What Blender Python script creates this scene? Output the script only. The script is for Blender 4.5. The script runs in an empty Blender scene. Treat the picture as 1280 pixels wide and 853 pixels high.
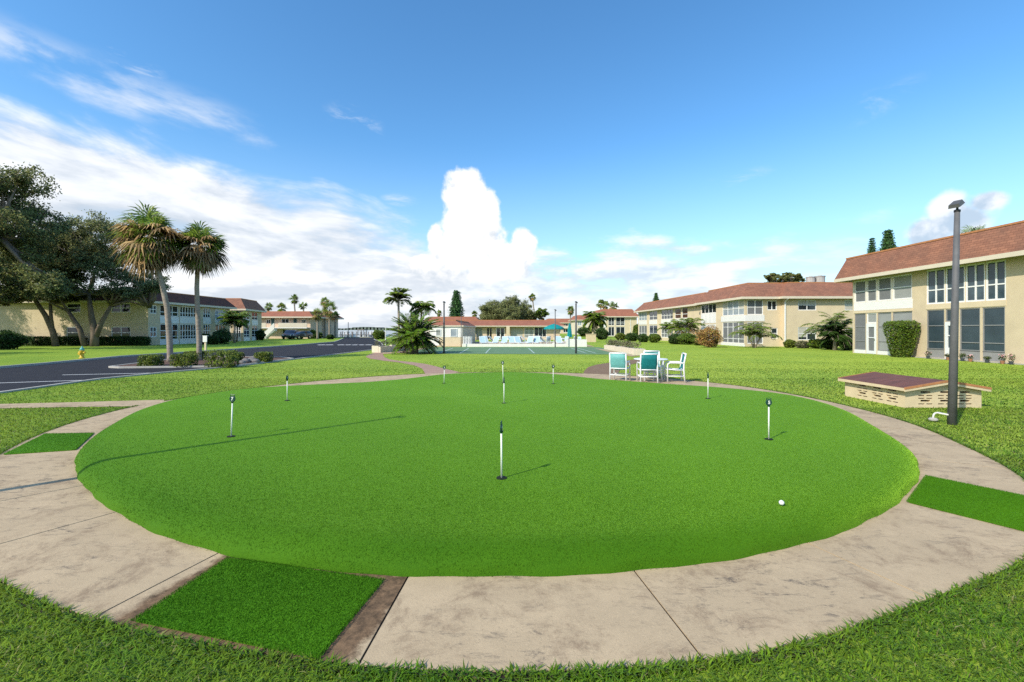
import bpy, bmesh, math, random
import numpy as np
from math import sin, cos, pi, radians, sqrt, atan2
random.seed(7)
RNG = np.random.default_rng(11)
scene = bpy.context.scene
COL = scene.collection

# ------------------------------------------------------------------ measuring helpers
F, H, HY, CX = 560.0, 1.75, 412.0, 640.0      # the lens, eye height and horizon read off the photograph (1280 px wide)
def G(px, py, z=0.0):
    Y = (H - z) * F / (py - HY)
    return ((px - CX) / F * Y, Y)
def at(px, Y):
    return (px - CX) / F * Y
def hz(py, Y):
    return H - (py - HY) / F * Y

# ------------------------------------------------------------------ mesh helpers
class MB:
    def __init__(s):
        s.v = []; s.f = []; s.uv = []
    def face(s, pts, uv=None):
        n = len(s.v); s.v += [tuple(p) for p in pts]; s.f.append(tuple(range(n, n + len(pts))))
        s.uv += uv if uv else [(p[0] + p[1], p[2]) for p in pts]
    def raw(s, vs, fs):
        n = len(s.v); s.v += [tuple(p) for p in vs]
        for f in fs:
            s.f.append(tuple(i + n for i in f))
            s.uv += [(vs[i][0] + vs[i][1], vs[i][2]) for i in f]
    def box(s, x0, y0, z0, x1, y1, z1):
        s.hexa([(x0,y0,z0),(x1,y0,z0),(x1,y1,z0),(x0,y1,z0),(x0,y0,z1),(x1,y0,z1),(x1,y1,z1),(x0,y1,z1)])
    def hexa(s, c):
        s.raw(c, [(0,3,2,1),(4,5,6,7),(0,1,5,4),(1,2,6,5),(2,3,7,6),(3,0,4,7)])
    def prism(s, poly, z0, z1):
        n = len(poly)
        vs = [(p[0], p[1], z0) for p in poly] + [(p[0], p[1], z1) for p in poly]
        fs = [tuple(range(n - 1, -1, -1)), tuple(range(n, 2 * n))]
        fs += [(i, (i + 1) % n, n + (i + 1) % n, n + i) for i in range(n)]
        s.raw(vs, fs)
    def tube(s, path, radii, n=8, caps=True):
        path = [np.array(p, float) for p in path]
        if not hasattr(radii, '__len__'): radii = [radii] * len(path)
        m = len(path); vs = []; up = np.array((0.0, 0.0, 1.0)); prev = None
        for i in range(m):
            t = path[min(i + 1, m - 1)] - path[max(i - 1, 0)]
            t = t / (np.linalg.norm(t) + 1e-9)
            if prev is None:
                a = np.cross(t, up)
                if np.linalg.norm(a) < .1: a = np.cross(t, (1.0, 0, 0))
            else:
                a = prev - t * np.dot(prev, t)
            a /= np.linalg.norm(a) + 1e-9; prev = a; b = np.cross(t, a)
            for k in range(n):
                w = 2 * pi * k / n
                vs.append(path[i] + radii[i] * (a * cos(w) + b * sin(w)))
        fs = [(i*n + k, i*n + (k+1) % n, (i+1)*n + (k+1) % n, (i+1)*n + k) for i in range(m - 1) for k in range(n)]
        if caps: fs += [tuple(range(n - 1, -1, -1)), tuple(range((m-1)*n, m*n))]
        s.raw(vs, fs)
    def lathe(s, prof, n=16, c=(0, 0, 0)):
        m = len(prof); vs = [(c[0] + r*cos(2*pi*k/n), c[1] + r*sin(2*pi*k/n), c[2] + z) for r, z in prof for k in range(n)]
        fs = [(i*n + k, i*n + (k+1) % n, (i+1)*n + (k+1) % n, (i+1)*n + k) for i in range(m - 1) for k in range(n)]
        fs += [tuple(range(n - 1, -1, -1)), tuple(range((m-1)*n, m*n))]
        s.raw(vs, fs)
    def blob(s, c, r, n=10, m=6, jit=.12):
        vs = []
        for i in range(m + 1):
            th = pi * i / m
            for k in range(n):
                w = 2 * pi * k / n; q = 1 + random.uniform(-jit, jit)
                vs.append((c[0] + r[0]*q*sin(th)*cos(w), c[1] + r[1]*q*sin(th)*sin(w), c[2] - r[2]*q*cos(th)))
        s.raw(vs, [(i*n + k, i*n + (k+1) % n, (i+1)*n + (k+1) % n, (i+1)*n + k) for i in range(m) for k in range(n)])
    def build(s, name, mat, parent=None, smooth=False, org=None):
        if org is None:
            org = (0, 0, 0); p = parent
            if p is not None:
                while p.parent is not None: p = p.parent
                org = p.location
        me = bpy.data.meshes.new(name)
        me.from_pydata([(v[0]-org[0], v[1]-org[1], v[2]-org[2]) for v in s.v], [], s.f)
        u = me.uv_layers.new(name='UVMap')
        u.data.foreach_set('uv', np.array(s.uv, 'f').ravel())
        return link(name, me, mat, parent, smooth)

def link(name, me, mat, parent=None, smooth=False, loc=None):
    if mat: me.materials.append(mat)
    if smooth: me.polygons.foreach_set('use_smooth', [True] * len(me.polygons))
    me.update()
    o = bpy.data.objects.new(name, me); COL.objects.link(o)
    if parent is not None: o.parent = parent
    if loc is not None: o.location = loc
    return o

def polys_np(name, V, mat, parent=None, sizes=None, F_=None, org=(0, 0, 0)):
    """V (n,k,3): n separate k-gons, or V (n,3) with F_ (faces as an index array of one size)."""
    me = bpy.data.meshes.new(name)
    V = np.asarray(V, 'f') - np.asarray(org, 'f')
    if F_ is None:
        n, k, _ = V.shape; co = V.reshape(-1, 3); idx = np.arange(n * k, dtype='i'); tot = np.full(n, k, 'i')
    else:
        co = V; idx = np.concatenate([f.ravel() for f in F_]).astype('i')
        tot = np.concatenate([np.full(len(f), f.shape[1], 'i') for f in F_])
    me.vertices.add(len(co)); me.vertices.foreach_set('co', co.ravel())
    me.loops.add(len(idx)); me.loops.foreach_set('vertex_index', idx)
    me.polygons.add(len(tot)); st = np.concatenate([[0], np.cumsum(tot)[:-1]]).astype('i')
    me.polygons.foreach_set('loop_start', st); me.polygons.foreach_set('loop_total', tot)
    me.update(calc_edges=True); me.validate()
    return link(name, me, mat, parent)

def tag(o, label=None, cat=None, group=None, kind=None):
    if label: o['label'] = label
    if cat: o['category'] = cat
    if group: o['group'] = group
    if kind: o['kind'] = kind
    return o
def empty(name, loc, label, cat, group=None):
    o = bpy.data.objects.new(name, None); o.empty_display_size = .2; COL.objects.link(o); o.location = loc
    return tag(o, label, cat, group)
def copy_tree(o, label=None, loc=None, rz=None, scale=None, parent=None):
    c = o.copy(); COL.objects.link(c)
    if parent is not None: c.parent = parent
    if label: c['label'] = label
    if loc is not None: c.location = loc
    if rz is not None: c.rotation_euler[2] = rz
    if scale is not None: c.scale = (scale,) * 3
    for ch in list(o.children): copy_tree(ch, parent=c)
    return c

# ------------------------------------------------------------------ materials
def nt(m):
    m.use_nodes = True; t = m.node_tree; return t, t.nodes, t.links
def bsdf(m):
    return m.node_tree.nodes['Principled BSDF']
MATS = {}
def mat(name, col, rough=.7, var=.12, scale=6.0, bump=0.0, bscale=None, spec=.4, metal=0.0, col2=None, detail=6, trans=0.0, coat=0.0, stretch=None, isl=0.0, tint=None):
    m = bpy.data.materials.new(name); t, N, L = nt(m); b = bsdf(m); MATS[name] = m
    b.inputs['Roughness'].default_value = rough; b.inputs['Specular IOR Level'].default_value = spec; b.inputs['Metallic'].default_value = metal
    if coat: b.inputs['Coat Weight'].default_value = coat; b.inputs['Coat Roughness'].default_value = .05
    tc = N.new('ShaderNodeTexCoord'); src = tc.outputs['Object']
    if stretch:
        mp = N.new('ShaderNodeMapping'); mp.inputs['Scale'].default_value = stretch; L.new(src, mp.inputs['Vector']); src = mp.outputs[0]
    no = N.new('ShaderNodeTexNoise'); no.inputs['Scale'].default_value = scale; no.inputs['Detail'].default_value = detail; no.inputs['Roughness'].default_value = .65
    L.new(src, no.inputs['Vector'])
    mx = N.new('ShaderNodeMix'); mx.data_type = 'RGBA'
    c2 = col2 or tuple(c * (1 + var) for c in col); c1 = col if col2 else tuple(c * (1 - var) for c in col)
    mx.inputs[6].default_value = (*c1, 1); mx.inputs[7].default_value = (*c2, 1)
    rp = N.new('ShaderNodeValToRGB'); rp.color_ramp.elements[0].position = .32; rp.color_ramp.elements[1].position = .68
    L.new(no.outputs['Fac'], rp.inputs[0]); L.new(rp.outputs[0], mx.inputs[0]); out = mx.outputs[2]
    if isl:
        g = N.new('ShaderNodeNewGeometry'); hs = N.new('ShaderNodeHueSaturation')
        mr = N.new('ShaderNodeMapRange'); mr.inputs[3].default_value = 1 - isl; mr.inputs[4].default_value = 1 + isl
        L.new(g.outputs['Random Per Island'], mr.inputs[0]); L.new(mr.outputs[0], hs.inputs['Value'])
        if tint:
            m2 = N.new('ShaderNodeMix'); m2.data_type = 'RGBA'; m2.inputs[7].default_value = (*tint, 1)
            cr = N.new('ShaderNodeMath'); cr.operation = 'MULTIPLY'; cr.inputs[1].default_value = 7.31
            fr = N.new('ShaderNodeMath'); fr.operation = 'FRACT'; pw = N.new('ShaderNodeMath'); pw.operation = 'POWER'; pw.inputs[1].default_value = 2.5
            L.new(g.outputs['Random Per Island'], cr.inputs[0]); L.new(cr.outputs[0], fr.inputs[0]); L.new(fr.outputs[0], pw.inputs[0])
            L.new(pw.outputs[0], m2.inputs[0]); L.new(out, m2.inputs[6]); out = m2.outputs[2]
        L.new(out, hs.inputs['Color']); out = hs.outputs[0]
    L.new(out, b.inputs['Base Color'])
    if bump:
        n2 = N.new('ShaderNodeTexNoise'); n2.inputs['Scale'].default_value = bscale or scale * 8; n2.inputs['Detail'].default_value = 4
        L.new(src, n2.inputs['Vector']); bp = N.new('ShaderNodeBump'); bp.inputs['Strength'].default_value = bump; bp.inputs['Distance'].default_value = .02
        L.new(n2.outputs['Fac'], bp.inputs['Height']); L.new(bp.outputs[0], b.inputs['Normal'])
    if trans:
        if isl:
            gg = N.new('ShaderNodeNewGeometry'); vm = N.new('ShaderNodeVectorMath'); vm.operation = 'MULTIPLY_ADD'; vm.inputs[1].default_value = (.6, .6, .6); vm.inputs[2].default_value = (0, 0, .9); L.new(gg.outputs['Normal'], vm.inputs[0])
            vn = N.new('ShaderNodeVectorMath'); vn.operation = 'NORMALIZE'; L.new(vm.outputs[0], vn.inputs[0]); L.new(vn.outputs[0], b.inputs['Normal'])
        tr = N.new('ShaderNodeBsdfTranslucent'); L.new(out, tr.inputs[0]); ms = N.new('ShaderNodeMixShader'); ms.inputs[0].default_value = trans
        L.new(b.outputs[0], ms.inputs[1]); L.new(tr.outputs[0], ms.inputs[2]); L.new(ms.outputs[0], N['Material Output'].inputs[0])
    return m

mat('white_paint', (.78,.77,.74), .45, .04, 3, .05, 40)
mat('fascia_cream', (.66,.58,.45), .6, .05, 3)
mat('white_metal', (.8,.8,.79), .35, .03, 5)
mat('cream_stucco', (.66,.545,.37), .9, .06, 1.2, .25, 60)
mat('tan_stucco', (.60,.495,.335), .9, .07, 1.2, .25, 60)
mat('pale_stucco', (.68,.60,.47), .9, .05, 1.2, .2, 60)
mat('peach_stucco', (.70,.53,.39), .9, .05, 1.2, .2, 60)
mat('grey_screen', (.17,.175,.18), .7, .10, 2.5, .05, 200)
mat('pale_shade', (.30,.31,.30), .7, .07, 1.5)
mat('kick_panel', (.28,.28,.27), .55, .08, 3)
mat('metal_grey', (.33,.33,.33), .5, .1, 8, metal=.4)
mat('dark_pole', (.115,.115,.12), .65, .18, 5, .15, 50)
mat('black_metal', (.02,.02,.022), .5, .2, 8)
mat('head_grey', (.10,.10,.10), .5, .15, 8)
mat('lamp_glass', (.55,.55,.5), .2, .05, 10)
mat('bark', (.17,.13,.10), .95, .3, 5, .6, 16, stretch=(1,1,.3))
mat('palm_bark', (.30,.25,.20), .95, .3, 5, .6, 12, stretch=(1,1,3.5))
mat('oak_leaf', (.165,.20,.05), .55, .3, .9, spec=.35, trans=.3, isl=.5, tint=(.22,.22,.07), col2=(.26,.285,.09))
mat('pale_oak_leaf', (.17,.21,.06), .55, .3, .9, spec=.35, trans=.3, isl=.5, tint=(.26,.26,.11), col2=(.26,.285,.105))
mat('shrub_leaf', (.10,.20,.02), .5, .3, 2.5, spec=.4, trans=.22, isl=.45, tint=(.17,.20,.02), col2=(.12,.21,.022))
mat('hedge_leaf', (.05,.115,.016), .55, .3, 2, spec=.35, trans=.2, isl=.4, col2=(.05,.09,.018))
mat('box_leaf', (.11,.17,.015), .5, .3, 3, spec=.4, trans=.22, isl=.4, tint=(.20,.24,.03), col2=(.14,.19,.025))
mat('croton_leaf', (.36,.18,.055), .5, .3, 3, spec=.4, trans=.2, isl=.5, tint=(.34,.34,.06), col2=(.46,.25,.09))
mat('palm_leaf', (.14,.27,.025), .45, .3, 1.5, spec=.45, trans=.35, isl=.45, tint=(.30,.33,.05), col2=(.22,.34,.04))
mat('cycad_leaf', (.085,.25,.02), .4, .3, 1.5, spec=.5, trans=.2, isl=.45, tint=(.22,.27,.03), col2=(.19,.36,.03))
mat('dead_leaf', (.38,.235,.095), .8, .3, 3, spec=.2, trans=.2, isl=.5, tint=(.52,.38,.19), col2=(.45,.30,.14))
mat('conifer_leaf', (.08,.19,.05), .6, .3, 3, spec=.3, trans=.15, isl=.4, col2=(.045,.11,.03))
mat('dry_plant', (.18,.16,.10), .9, .3, 8, isl=.5, tint=(.12,.16,.05))
mat('flower_pink', (.62,.28,.30), .6, .3, 20, isl=.4, tint=(.7,.6,.55))
mat('clay', (.35,.17,.10), .8, .15, 12)
mat('dark_glazed', (.06,.07,.09), .4, .2, 10)
mat('mulch', (.12,.065,.045), .95, .5, 25, .8, 60)
mat('soil', (.030,.021,.014), .95, .5, 12, .6, 50)
mat('stone', (.18,.17,.165), .85, .3, 6, .4, 20)
mat('kerb', (.42,.40,.36), .85, .12, 3, .2, 50)
mat('road_paint', (.70,.70,.68), .7, .12, 8, .1, 60)
mat('court_paint', (.42,.52,.45), .7, .08, 2)
mat('ball_white', (.82,.82,.80), .25, .02, 20, .12, 300)
mat('flag_white', (.80,.82,.74), .4, .04, 15)
mat('flag_green', (.008,.055,.038), .4, .15, 30)
mat('cup_dark', (.006,.012,.004), .9, .2, 30)
mat('sling_teal', (.01,.23,.24), .55, .12, 14, .1, 300, trans=.25)
mat('sling_aqua', (.22,.58,.56), .55, .08, 14, .1, 300, trans=.35)
mat('sling_blue', (.50,.68,.74), .6, .1, 10, trans=.2)
mat('umbrella_teal', (.01,.34,.34), .7, .1, 4, trans=.25)
mat('table_white', (.80,.82,.82), .25, .03, 5)
mat('car_dark', (.012,.016,.026), .25, .1, 3, spec=.5, coat=.8)
mat('car_glass', (.008,.010,.012), .06, .1, 3, spec=.6)
mat('tyre', (.015,.015,.016), .85, .2, 10)
mat('chrome', (.6,.6,.6), .2, .05, 10, metal=.9)
mat('hydrant_yellow', (.62,.40,.03), .45, .1, 12)
mat('hydrant_teal', (.10,.38,.35), .45, .1, 12)
mat('pipe_grey', (.62,.62,.58), .5, .06, 12)
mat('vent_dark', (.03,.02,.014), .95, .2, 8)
mat('box_cream', (.66,.53,.34), .85, .08, 3, .2, 60)
mat('rust_trim', (.44,.19,.08), .8, .2, 9)
mat('door_white', (.75,.76,.76), .35, .03, 4)
mat('door_teal', (.06,.16,.16), .5, .08, 4)
mat('wall_white', (.80,.78,.73), .8, .05, 2, .2, 60)
mat('blind', (.48,.46,.40), .6, .1, 2, stretch=(1,1,30))
mat('far_wood', (.13,.16,.12), .95, .3, .02)  # pale grey green, the distance haze is put into the colour
mat('dock_wood', (.22,.20,.18), .9, .2, 3)
mat('ac_metal', (.40,.39,.37), .5, .1, 6)

def glass(name, col, rough=.04, blotch=.5):
    """a dark window: what is behind it reads as a dark room, its face mirrors the sky and ground"""
    m = mat(name, col, rough, blotch, 1.1, spec=.6)
    b = bsdf(m); b.inputs['IOR'].default_value = 1.5
    return m
glass('glass_dark', (.020,.027,.033)); glass('glass_blue', (.045,.075,.095), .06, .35); glass('glass_warm', (.10,.045,.03), .12, .3)
glass('glass_pale', (.33,.38,.42), .15, .18); glass('screen_blue', (.040,.062,.078), .28, .2)

def shingle(name, c1, c2, c3):
    m = bpy.data.materials.new(name); t, N, L = nt(m); b = bsdf(m); MATS[name] = m
    uv = N.new('ShaderNodeUVMap'); br = N.new('ShaderNodeTexBrick')
    br.offset = .5; br.inputs['Scale'].default_value = 1; br.inputs['Brick Width'].default_value = .34; br.inputs['Row Height'].default_value = .14
    br.inputs['Mortar Size'].default_value = .008; br.inputs['Bias'].default_value = .0
    br.inputs['Color1'].default_value = (*c1, 1); br.inputs['Color2'].default_value = (*c2, 1); br.inputs['Mortar'].default_value = (*[c * .45 for c in c1], 1)
    L.new(uv.outputs[0], br.inputs['Vector'])
    no = N.new('ShaderNodeTexNoise'); no.inputs['Scale'].default_value = .8; no.inputs['Detail'].default_value = 8; no.inputs['Roughness'].default_value = .7; L.new(uv.outputs[0], no.inputs['Vector'])
    rp = N.new('ShaderNodeValToRGB'); rp.color_ramp.elements[0].position = .42; rp.color_ramp.elements[1].position = .66
    L.new(no.outputs['Fac'], rp.inputs[0])
    mx = N.new('ShaderNodeMix'); mx.data_type = 'RGBA'; mx.inputs[7].default_value = (*c3, 1)
    mu = N.new('ShaderNodeMath'); mu.operation = 'MULTIPLY'; mu.inputs[1].default_value = .65
    L.new(rp.outputs[0], mu.inputs[0]); L.new(mu.outputs[0], mx.inputs[0]); L.new(br.outputs['Color'], mx.inputs[6]); L.new(mx.outputs[2], b.inputs['Base Color'])
    b.inputs['Roughness'].default_value = .9; b.inputs['Specular IOR Level'].default_value = .2
    bp = N.new('ShaderNodeBump'); bp.inputs['Strength'].default_value = .5; bp.inputs['Distance'].default_value = .02; L.new(br.outputs['Fac'], bp.inputs['Height']); bp.invert = True
    L.new(bp.outputs[0], b.inputs['Normal'])
    return m
shingle('shingle', (.36,.165,.105), (.265,.12,.08), (.165,.092,.07))
shingle('red_tile', (.40,.165,.105), (.33,.13,.085), (.24,.10,.07))
shingle('dark_shingle', (.19,.075,.055), (.135,.06,.045), (.09,.05,.042))

def concrete(name, base, dark, stain, amount):
    m = bpy.data.materials.new(name); t, N, L = nt(m); b = bsdf(m); MATS[name] = m
    tc = N.new('ShaderNodeTexCoord')
    def noise(sc, det=6, rg=.6, vec=None, dist=0):
        n = N.new('ShaderNodeTexNoise'); n.inputs['Scale'].default_value = sc; n.inputs['Detail'].default_value = det; n.inputs['Roughness'].default_value = rg; n.inputs['Distortion'].default_value = dist
        L.new(vec or tc.outputs['Object'], n.inputs['Vector']); return n.outputs['Fac']
    def ramp(x, a, c):
        r = N.new('ShaderNodeMapRange'); r.interpolation_type = 'SMOOTHSTEP'; r.inputs[1].default_value = a; r.inputs[2].default_value = c; L.new(x, r.inputs[0]); return r.outputs[0]
    def mixc(f, a, c):
        x = N.new('ShaderNodeMix'); x.data_type = 'RGBA'; L.new(f, x.inputs[0])
        for i, q in ((6, a), (7, c)):
            if isinstance(q, tuple): x.inputs[i].default_value = (*q, 1)
            else: L.new(q, x.inputs[i])
        return x.outputs[2]
    def mul(a, k):
        x = N.new('ShaderNodeMath'); x.operation = 'MULTIPLY'; L.new(a, x.inputs[0])
        if isinstance(k, float): x.inputs[1].default_value = k
        else: L.new(k, x.inputs[1])
        return x.outputs[0]
    c = mixc(ramp(noise(1.6, 5), .35, .65), base, tuple(q * .88 for q in base))
    mp = N.new('ShaderNodeMapping'); mp.inputs['Rotation'].default_value = (0, 0, .35); mp.inputs['Scale'].default_value = (1.6, 4.2, 1); L.new(tc.outputs['Object'], mp.inputs['Vector'])
    c = mixc(ramp(noise(9, 6, .7), .40, .70), c, tuple(q * .88 for q in base))
    streak = mul(ramp(noise(2.6, 12, .82, mp.outputs[0], .9), .505, .66), ramp(noise(.75, 5), .38, .58))
    c = mixc(mul(streak, amount), c, dark)
    c = mixc(mul(ramp(noise(2.3, 11, .80, None, .4), .48, .66), amount * .75), c, stain)
    c = mixc(ramp(noise(75, 4, .7), .56, .74), c, tuple(q * .58 for q in base))
    c = mixc(mul(ramp(noise(170, 2, .5), .58, .74), .35), c, tuple(min(1, q * 1.5) for q in base))
    L.new(c, b.inputs['Base Color']); b.inputs['Roughness'].default_value = .92; b.inputs['Specular IOR Level'].default_value = .2
    bp = N.new('ShaderNodeBump'); bp.inputs['Strength'].default_value = .35; bp.inputs['Distance'].default_value = .006
    L.new(noise(120, 5), bp.inputs['Height']); L.new(bp.outputs[0], b.inputs['Normal'])
    return m
concrete('concrete', (.53,.40,.25), (.10,.083,.072), (.24,.165,.105), 1.0)
def mat_slab():
    """the slab the front mat lies on: pale concrete with a brown tide mark of dirt round the mat"""
    m = M_['concrete'].copy(); m.name = 'stained_slab'; MATS['stained_slab'] = m; t, N, L = nt(m); b = bsdf(m)
    old = b.inputs['Base Color'].links[0].from_socket
    c = [G(165,774,.04), G(398,821,.04), G(480,723,.04), G(285,695.5,.04)]; cx = sum(p[0] for p in c)/4; cy = sum(p[1] for p in c)/4
    ang = atan2(c[1][1]-c[0][1], c[1][0]-c[0][0]); hu = math.hypot(c[1][0]-c[0][0], c[1][1]-c[0][1])/2; hv = math.hypot(c[3][0]-c[0][0], c[3][1]-c[0][1])/2
    tc = N.new('ShaderNodeTexCoord'); mp = N.new('ShaderNodeMapping'); mp.vector_type = 'TEXTURE'; mp.inputs['Location'].default_value = (cx, cy, 0); mp.inputs['Rotation'].default_value = (0, 0, ang)
    L.new(tc.outputs['Object'], mp.inputs['Vector']); sp = N.new('ShaderNodeSeparateXYZ'); L.new(mp.outputs[0], sp.inputs[0])
    def op(k, *a):
        n = N.new('ShaderNodeMath'); n.operation = k
        for i, q in enumerate(a):
            if isinstance(q, (int, float)): n.inputs[i].default_value = q
            else: L.new(q, n.inputs[i])
        return n.outputs[0]
    n1 = N.new('ShaderNodeTexNoise'); n1.inputs['Scale'].default_value = 7; n1.inputs['Detail'].default_value = 8; n1.inputs['Roughness'].default_value = .7; L.new(tc.outputs['Object'], n1.inputs['Vector'])
    du = op('SUBTRACT', op('ABSOLUTE', op('SUBTRACT', sp.outputs[0], .04)), hu + .04); dv = op('SUBTRACT', op('ABSOLUTE', op('SUBTRACT', sp.outputs[1], -.0)), hv + .0)
    d = op('ADD', op('MAXIMUM', du, dv), op('MULTIPLY', op('SUBTRACT', n1.outputs['Fac'], .5), .22))
    mr = N.new('ShaderNodeMapRange'); mr.interpolation_type = 'SMOOTHSTEP'; mr.inputs[1].default_value = .15; mr.inputs[2].default_value = .07; L.new(d, mr.inputs[0])
    n2 = N.new('ShaderNodeTexNoise'); n2.inputs['Scale'].default_value = 14; n2.inputs['Detail'].default_value = 7; n2.inputs['Roughness'].default_value = .75; L.new(tc.outputs['Object'], n2.inputs['Vector'])
    cr = N.new('ShaderNodeValToRGB'); e = cr.color_ramp.elements; e[0].position = .35; e[0].color = (.075,.05,.03,1); e[1].position = .66; e[1].color = (.27,.165,.09,1); L.new(n2.outputs['Fac'], cr.inputs[0])
    mx = N.new('ShaderNodeMix'); mx.data_type = 'RGBA'; L.new(mr.outputs[0], mx.inputs[0]); L.new(old, mx.inputs[6]); L.new(cr.outputs[0], mx.inputs[7]); L.new(mx.outputs[2], b.inputs['Base Color'])
M_ = MATS; mat_slab()
concrete('brown_concrete', (.24,.155,.095), (.07,.05,.04), (.36,.26,.18), .7)
concrete('red_concrete', (.42,.27,.20), (.16,.12,.11), (.26,.18,.14), .5)
concrete('asphalt', (.027,.0275,.034), (.017,.017,.021), (.050,.050,.055), .7)
concrete('court_green', (.145,.255,.13), (.10,.19,.11), (.21,.28,.18), .6)

def turf(name, dark, light, sheen):
    m = bpy.data.materials.new(name); t, N, L = nt(m); b = bsdf(m); MATS[name] = m
    tc = N.new('ShaderNodeTexCoord')
    def noise(sc, det=3):
        n = N.new('ShaderNodeTexNoise'); n.inputs['Scale'].default_value = sc; n.inputs['Detail'].default_value = det; n.inputs['Roughness'].default_value = .6
        L.new(tc.outputs['Object'], n.inputs['Vector']); return n.outputs['Fac']
    g = N.new('ShaderNodeNewGeometry'); a = N.new('ShaderNodeMath'); a.operation = 'MULTIPLY_ADD'; a.inputs[1].default_value = .22; L.new(g.outputs['Random Per Island'], a.inputs[0])
    c = N.new('ShaderNodeMath'); c.operation = 'MULTIPLY_ADD'; c.inputs[1].default_value = .55; c.inputs[2].default_value = .08; L.new(noise(70, 4), c.inputs[0])
    d = N.new('ShaderNodeMath'); d.operation = 'MULTIPLY_ADD'; d.inputs[1].default_value = .5; L.new(noise(.7, 6), d.inputs[0]); L.new(c.outputs[0], d.inputs[2])
    L.new(d.outputs[0], a.inputs[2])
    mr = N.new('ShaderNodeMapRange'); mr.inputs[1].default_value = .42; mr.inputs[2].default_value = 1.0; L.new(a.outputs[0], mr.inputs[0])
    mx = N.new('ShaderNodeMix'); mx.data_type = 'RGBA'; mx.inputs[6].default_value = (*dark, 1); mx.inputs[7].default_value = (*light, 1); L.new(mr.outputs[0], mx.inputs[0])
    L.new(mx.outputs[2], b.inputs['Base Color']); b.inputs['Roughness'].default_value = .75; b.inputs['Specular IOR Level'].default_value = .15
    b.inputs['Sheen Weight'].default_value = sheen; b.inputs['Sheen Roughness'].default_value = .36; b.inputs['Sheen Tint'].default_value = (.50, .92, .07, 1)
    bp = N.new('ShaderNodeBump'); bp.inputs['Strength'].default_value = .6; bp.inputs['Distance'].default_value = .012
    L.new(noise(110, 3), bp.inputs['Height']); L.new(bp.outputs[0], b.inputs['Normal'])
    return m
turf('turf', (.027,.104,.001), (.076,.198,.003), .58)
turf('turf_mat', (.028,.12,.002), (.09,.26,.006), .15)

def lawn_mat(name, blade):
    m = bpy.data.materials.new(name); t, N, L = nt(m); b = bsdf(m); MATS[name] = m
    g = N.new('ShaderNodeNewGeometry')
    def noise(sc, det=5, rg=.65):
        n = N.new('ShaderNodeTexNoise'); n.inputs['Scale'].default_value = sc; n.inputs['Detail'].default_value = det; n.inputs['Roughness'].default_value = rg
        L.new(g.outputs['Position'], n.inputs['Vector']); return n.outputs['Fac']
    def ramp(x, a, c):
        r = N.new('ShaderNodeMapRange'); r.interpolation_type = 'SMOOTHSTEP'; r.inputs[1].default_value = a; r.inputs[2].default_value = c; L.new(x, r.inputs[0]); return r.outputs[0]
    def mixc(f, a, c):
        x = N.new('ShaderNodeMix'); x.data_type = 'RGBA'; L.new(f, x.inputs[0])
        for i, q in ((6, a), (7, c)):
            if isinstance(q, tuple): x.inputs[i].default_value = (*q, 1)
            else: L.new(q, x.inputs[i])
        return x.outputs[2]
    c = mixc(ramp(noise(.22, 6), .38, .62), (.092,.21,.008), (.20,.30,.018))       # greener and yellower patches of the lawn
    c = mixc(ramp(noise(1.1, 5), .50, .72), c, (.19,.28,.02))
    c = mixc(ramp(noise(4.5, 5), .50, .75), c, (.07,.175,.007))
    if blade:
        hs = N.new('ShaderNodeHueSaturation'); mr = N.new('ShaderNodeMapRange'); mr.inputs[3].default_value = .55; mr.inputs[4].default_value = 1.5
        L.new(g.outputs['Random Per Island'], mr.inputs[0]); L.new(mr.outputs[0], hs.inputs['Value'])
        cr = N.new('ShaderNodeMath'); cr.operation = 'MULTIPLY'; cr.inputs[1].default_value = 13.7; fr = N.new('ShaderNodeMath'); fr.operation = 'FRACT'
        L.new(g.outputs['Random Per Island'], cr.inputs[0]); L.new(cr.outputs[0], fr.inputs[0])
        c = mixc(ramp(fr.outputs[0], .95, .985), c, (.30,.28,.10))                          # a few straw blades
        L.new(c, hs.inputs['Color']); c = hs.outputs[0]
        b.inputs['Roughness'].default_value = .45; b.inputs['Specular IOR Level'].default_value = .35; b.inputs['Sheen Weight'].default_value = .22; b.inputs['Sheen Tint'].default_value = (.70,.9,.15,1)
        tr = N.new('ShaderNodeBsdfTranslucent'); L.new(c, tr.inputs[0]); ms = N.new('ShaderNodeMixShader'); ms.inputs[0].default_value = .35
        vm = N.new('ShaderNodeVectorMath'); vm.operation = 'MULTIPLY_ADD'; vm.inputs[1].default_value = (.45, .45, .45); vm.inputs[2].default_value = (0, 0, .75); L.new(g.outputs['Normal'], vm.inputs[0])
        vn = N.new('ShaderNodeVectorMath'); vn.operation = 'NORMALIZE'; L.new(vm.outputs[0], vn.inputs[0]); L.new(vn.outputs[0], b.inputs['Normal'])
        L.new(b.outputs[0], ms.inputs[1]); L.new(tr.outputs[0], ms.inputs[2]); L.new(ms.outputs[0], N['Material Output'].inputs[0])
    else:
        c = mixc(ramp(noise(40, 4), .45, .75), c, (.055,.115,.008))
        b.inputs['Roughness'].default_value = .85; b.inputs['Specular IOR Level'].default_value = .15
        b.inputs['Sheen Weight'].default_value = .48; b.inputs['Sheen Roughness'].default_value = .5; b.inputs['Sheen Tint'].default_value = (.72,.86,.16,1)
        bp = N.new('ShaderNodeBump'); bp.inputs['Strength'].default_value = .8; bp.inputs['Distance'].default_value = .05
        L.new(noise(22, 5), bp.inputs['Height']); L.new(bp.outputs[0], b.inputs['Normal'])
    L.new(c, b.inputs['Base Color'])
    return m
lawn_mat('lawn', False); lawn_mat('grass_blade', True)

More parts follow.
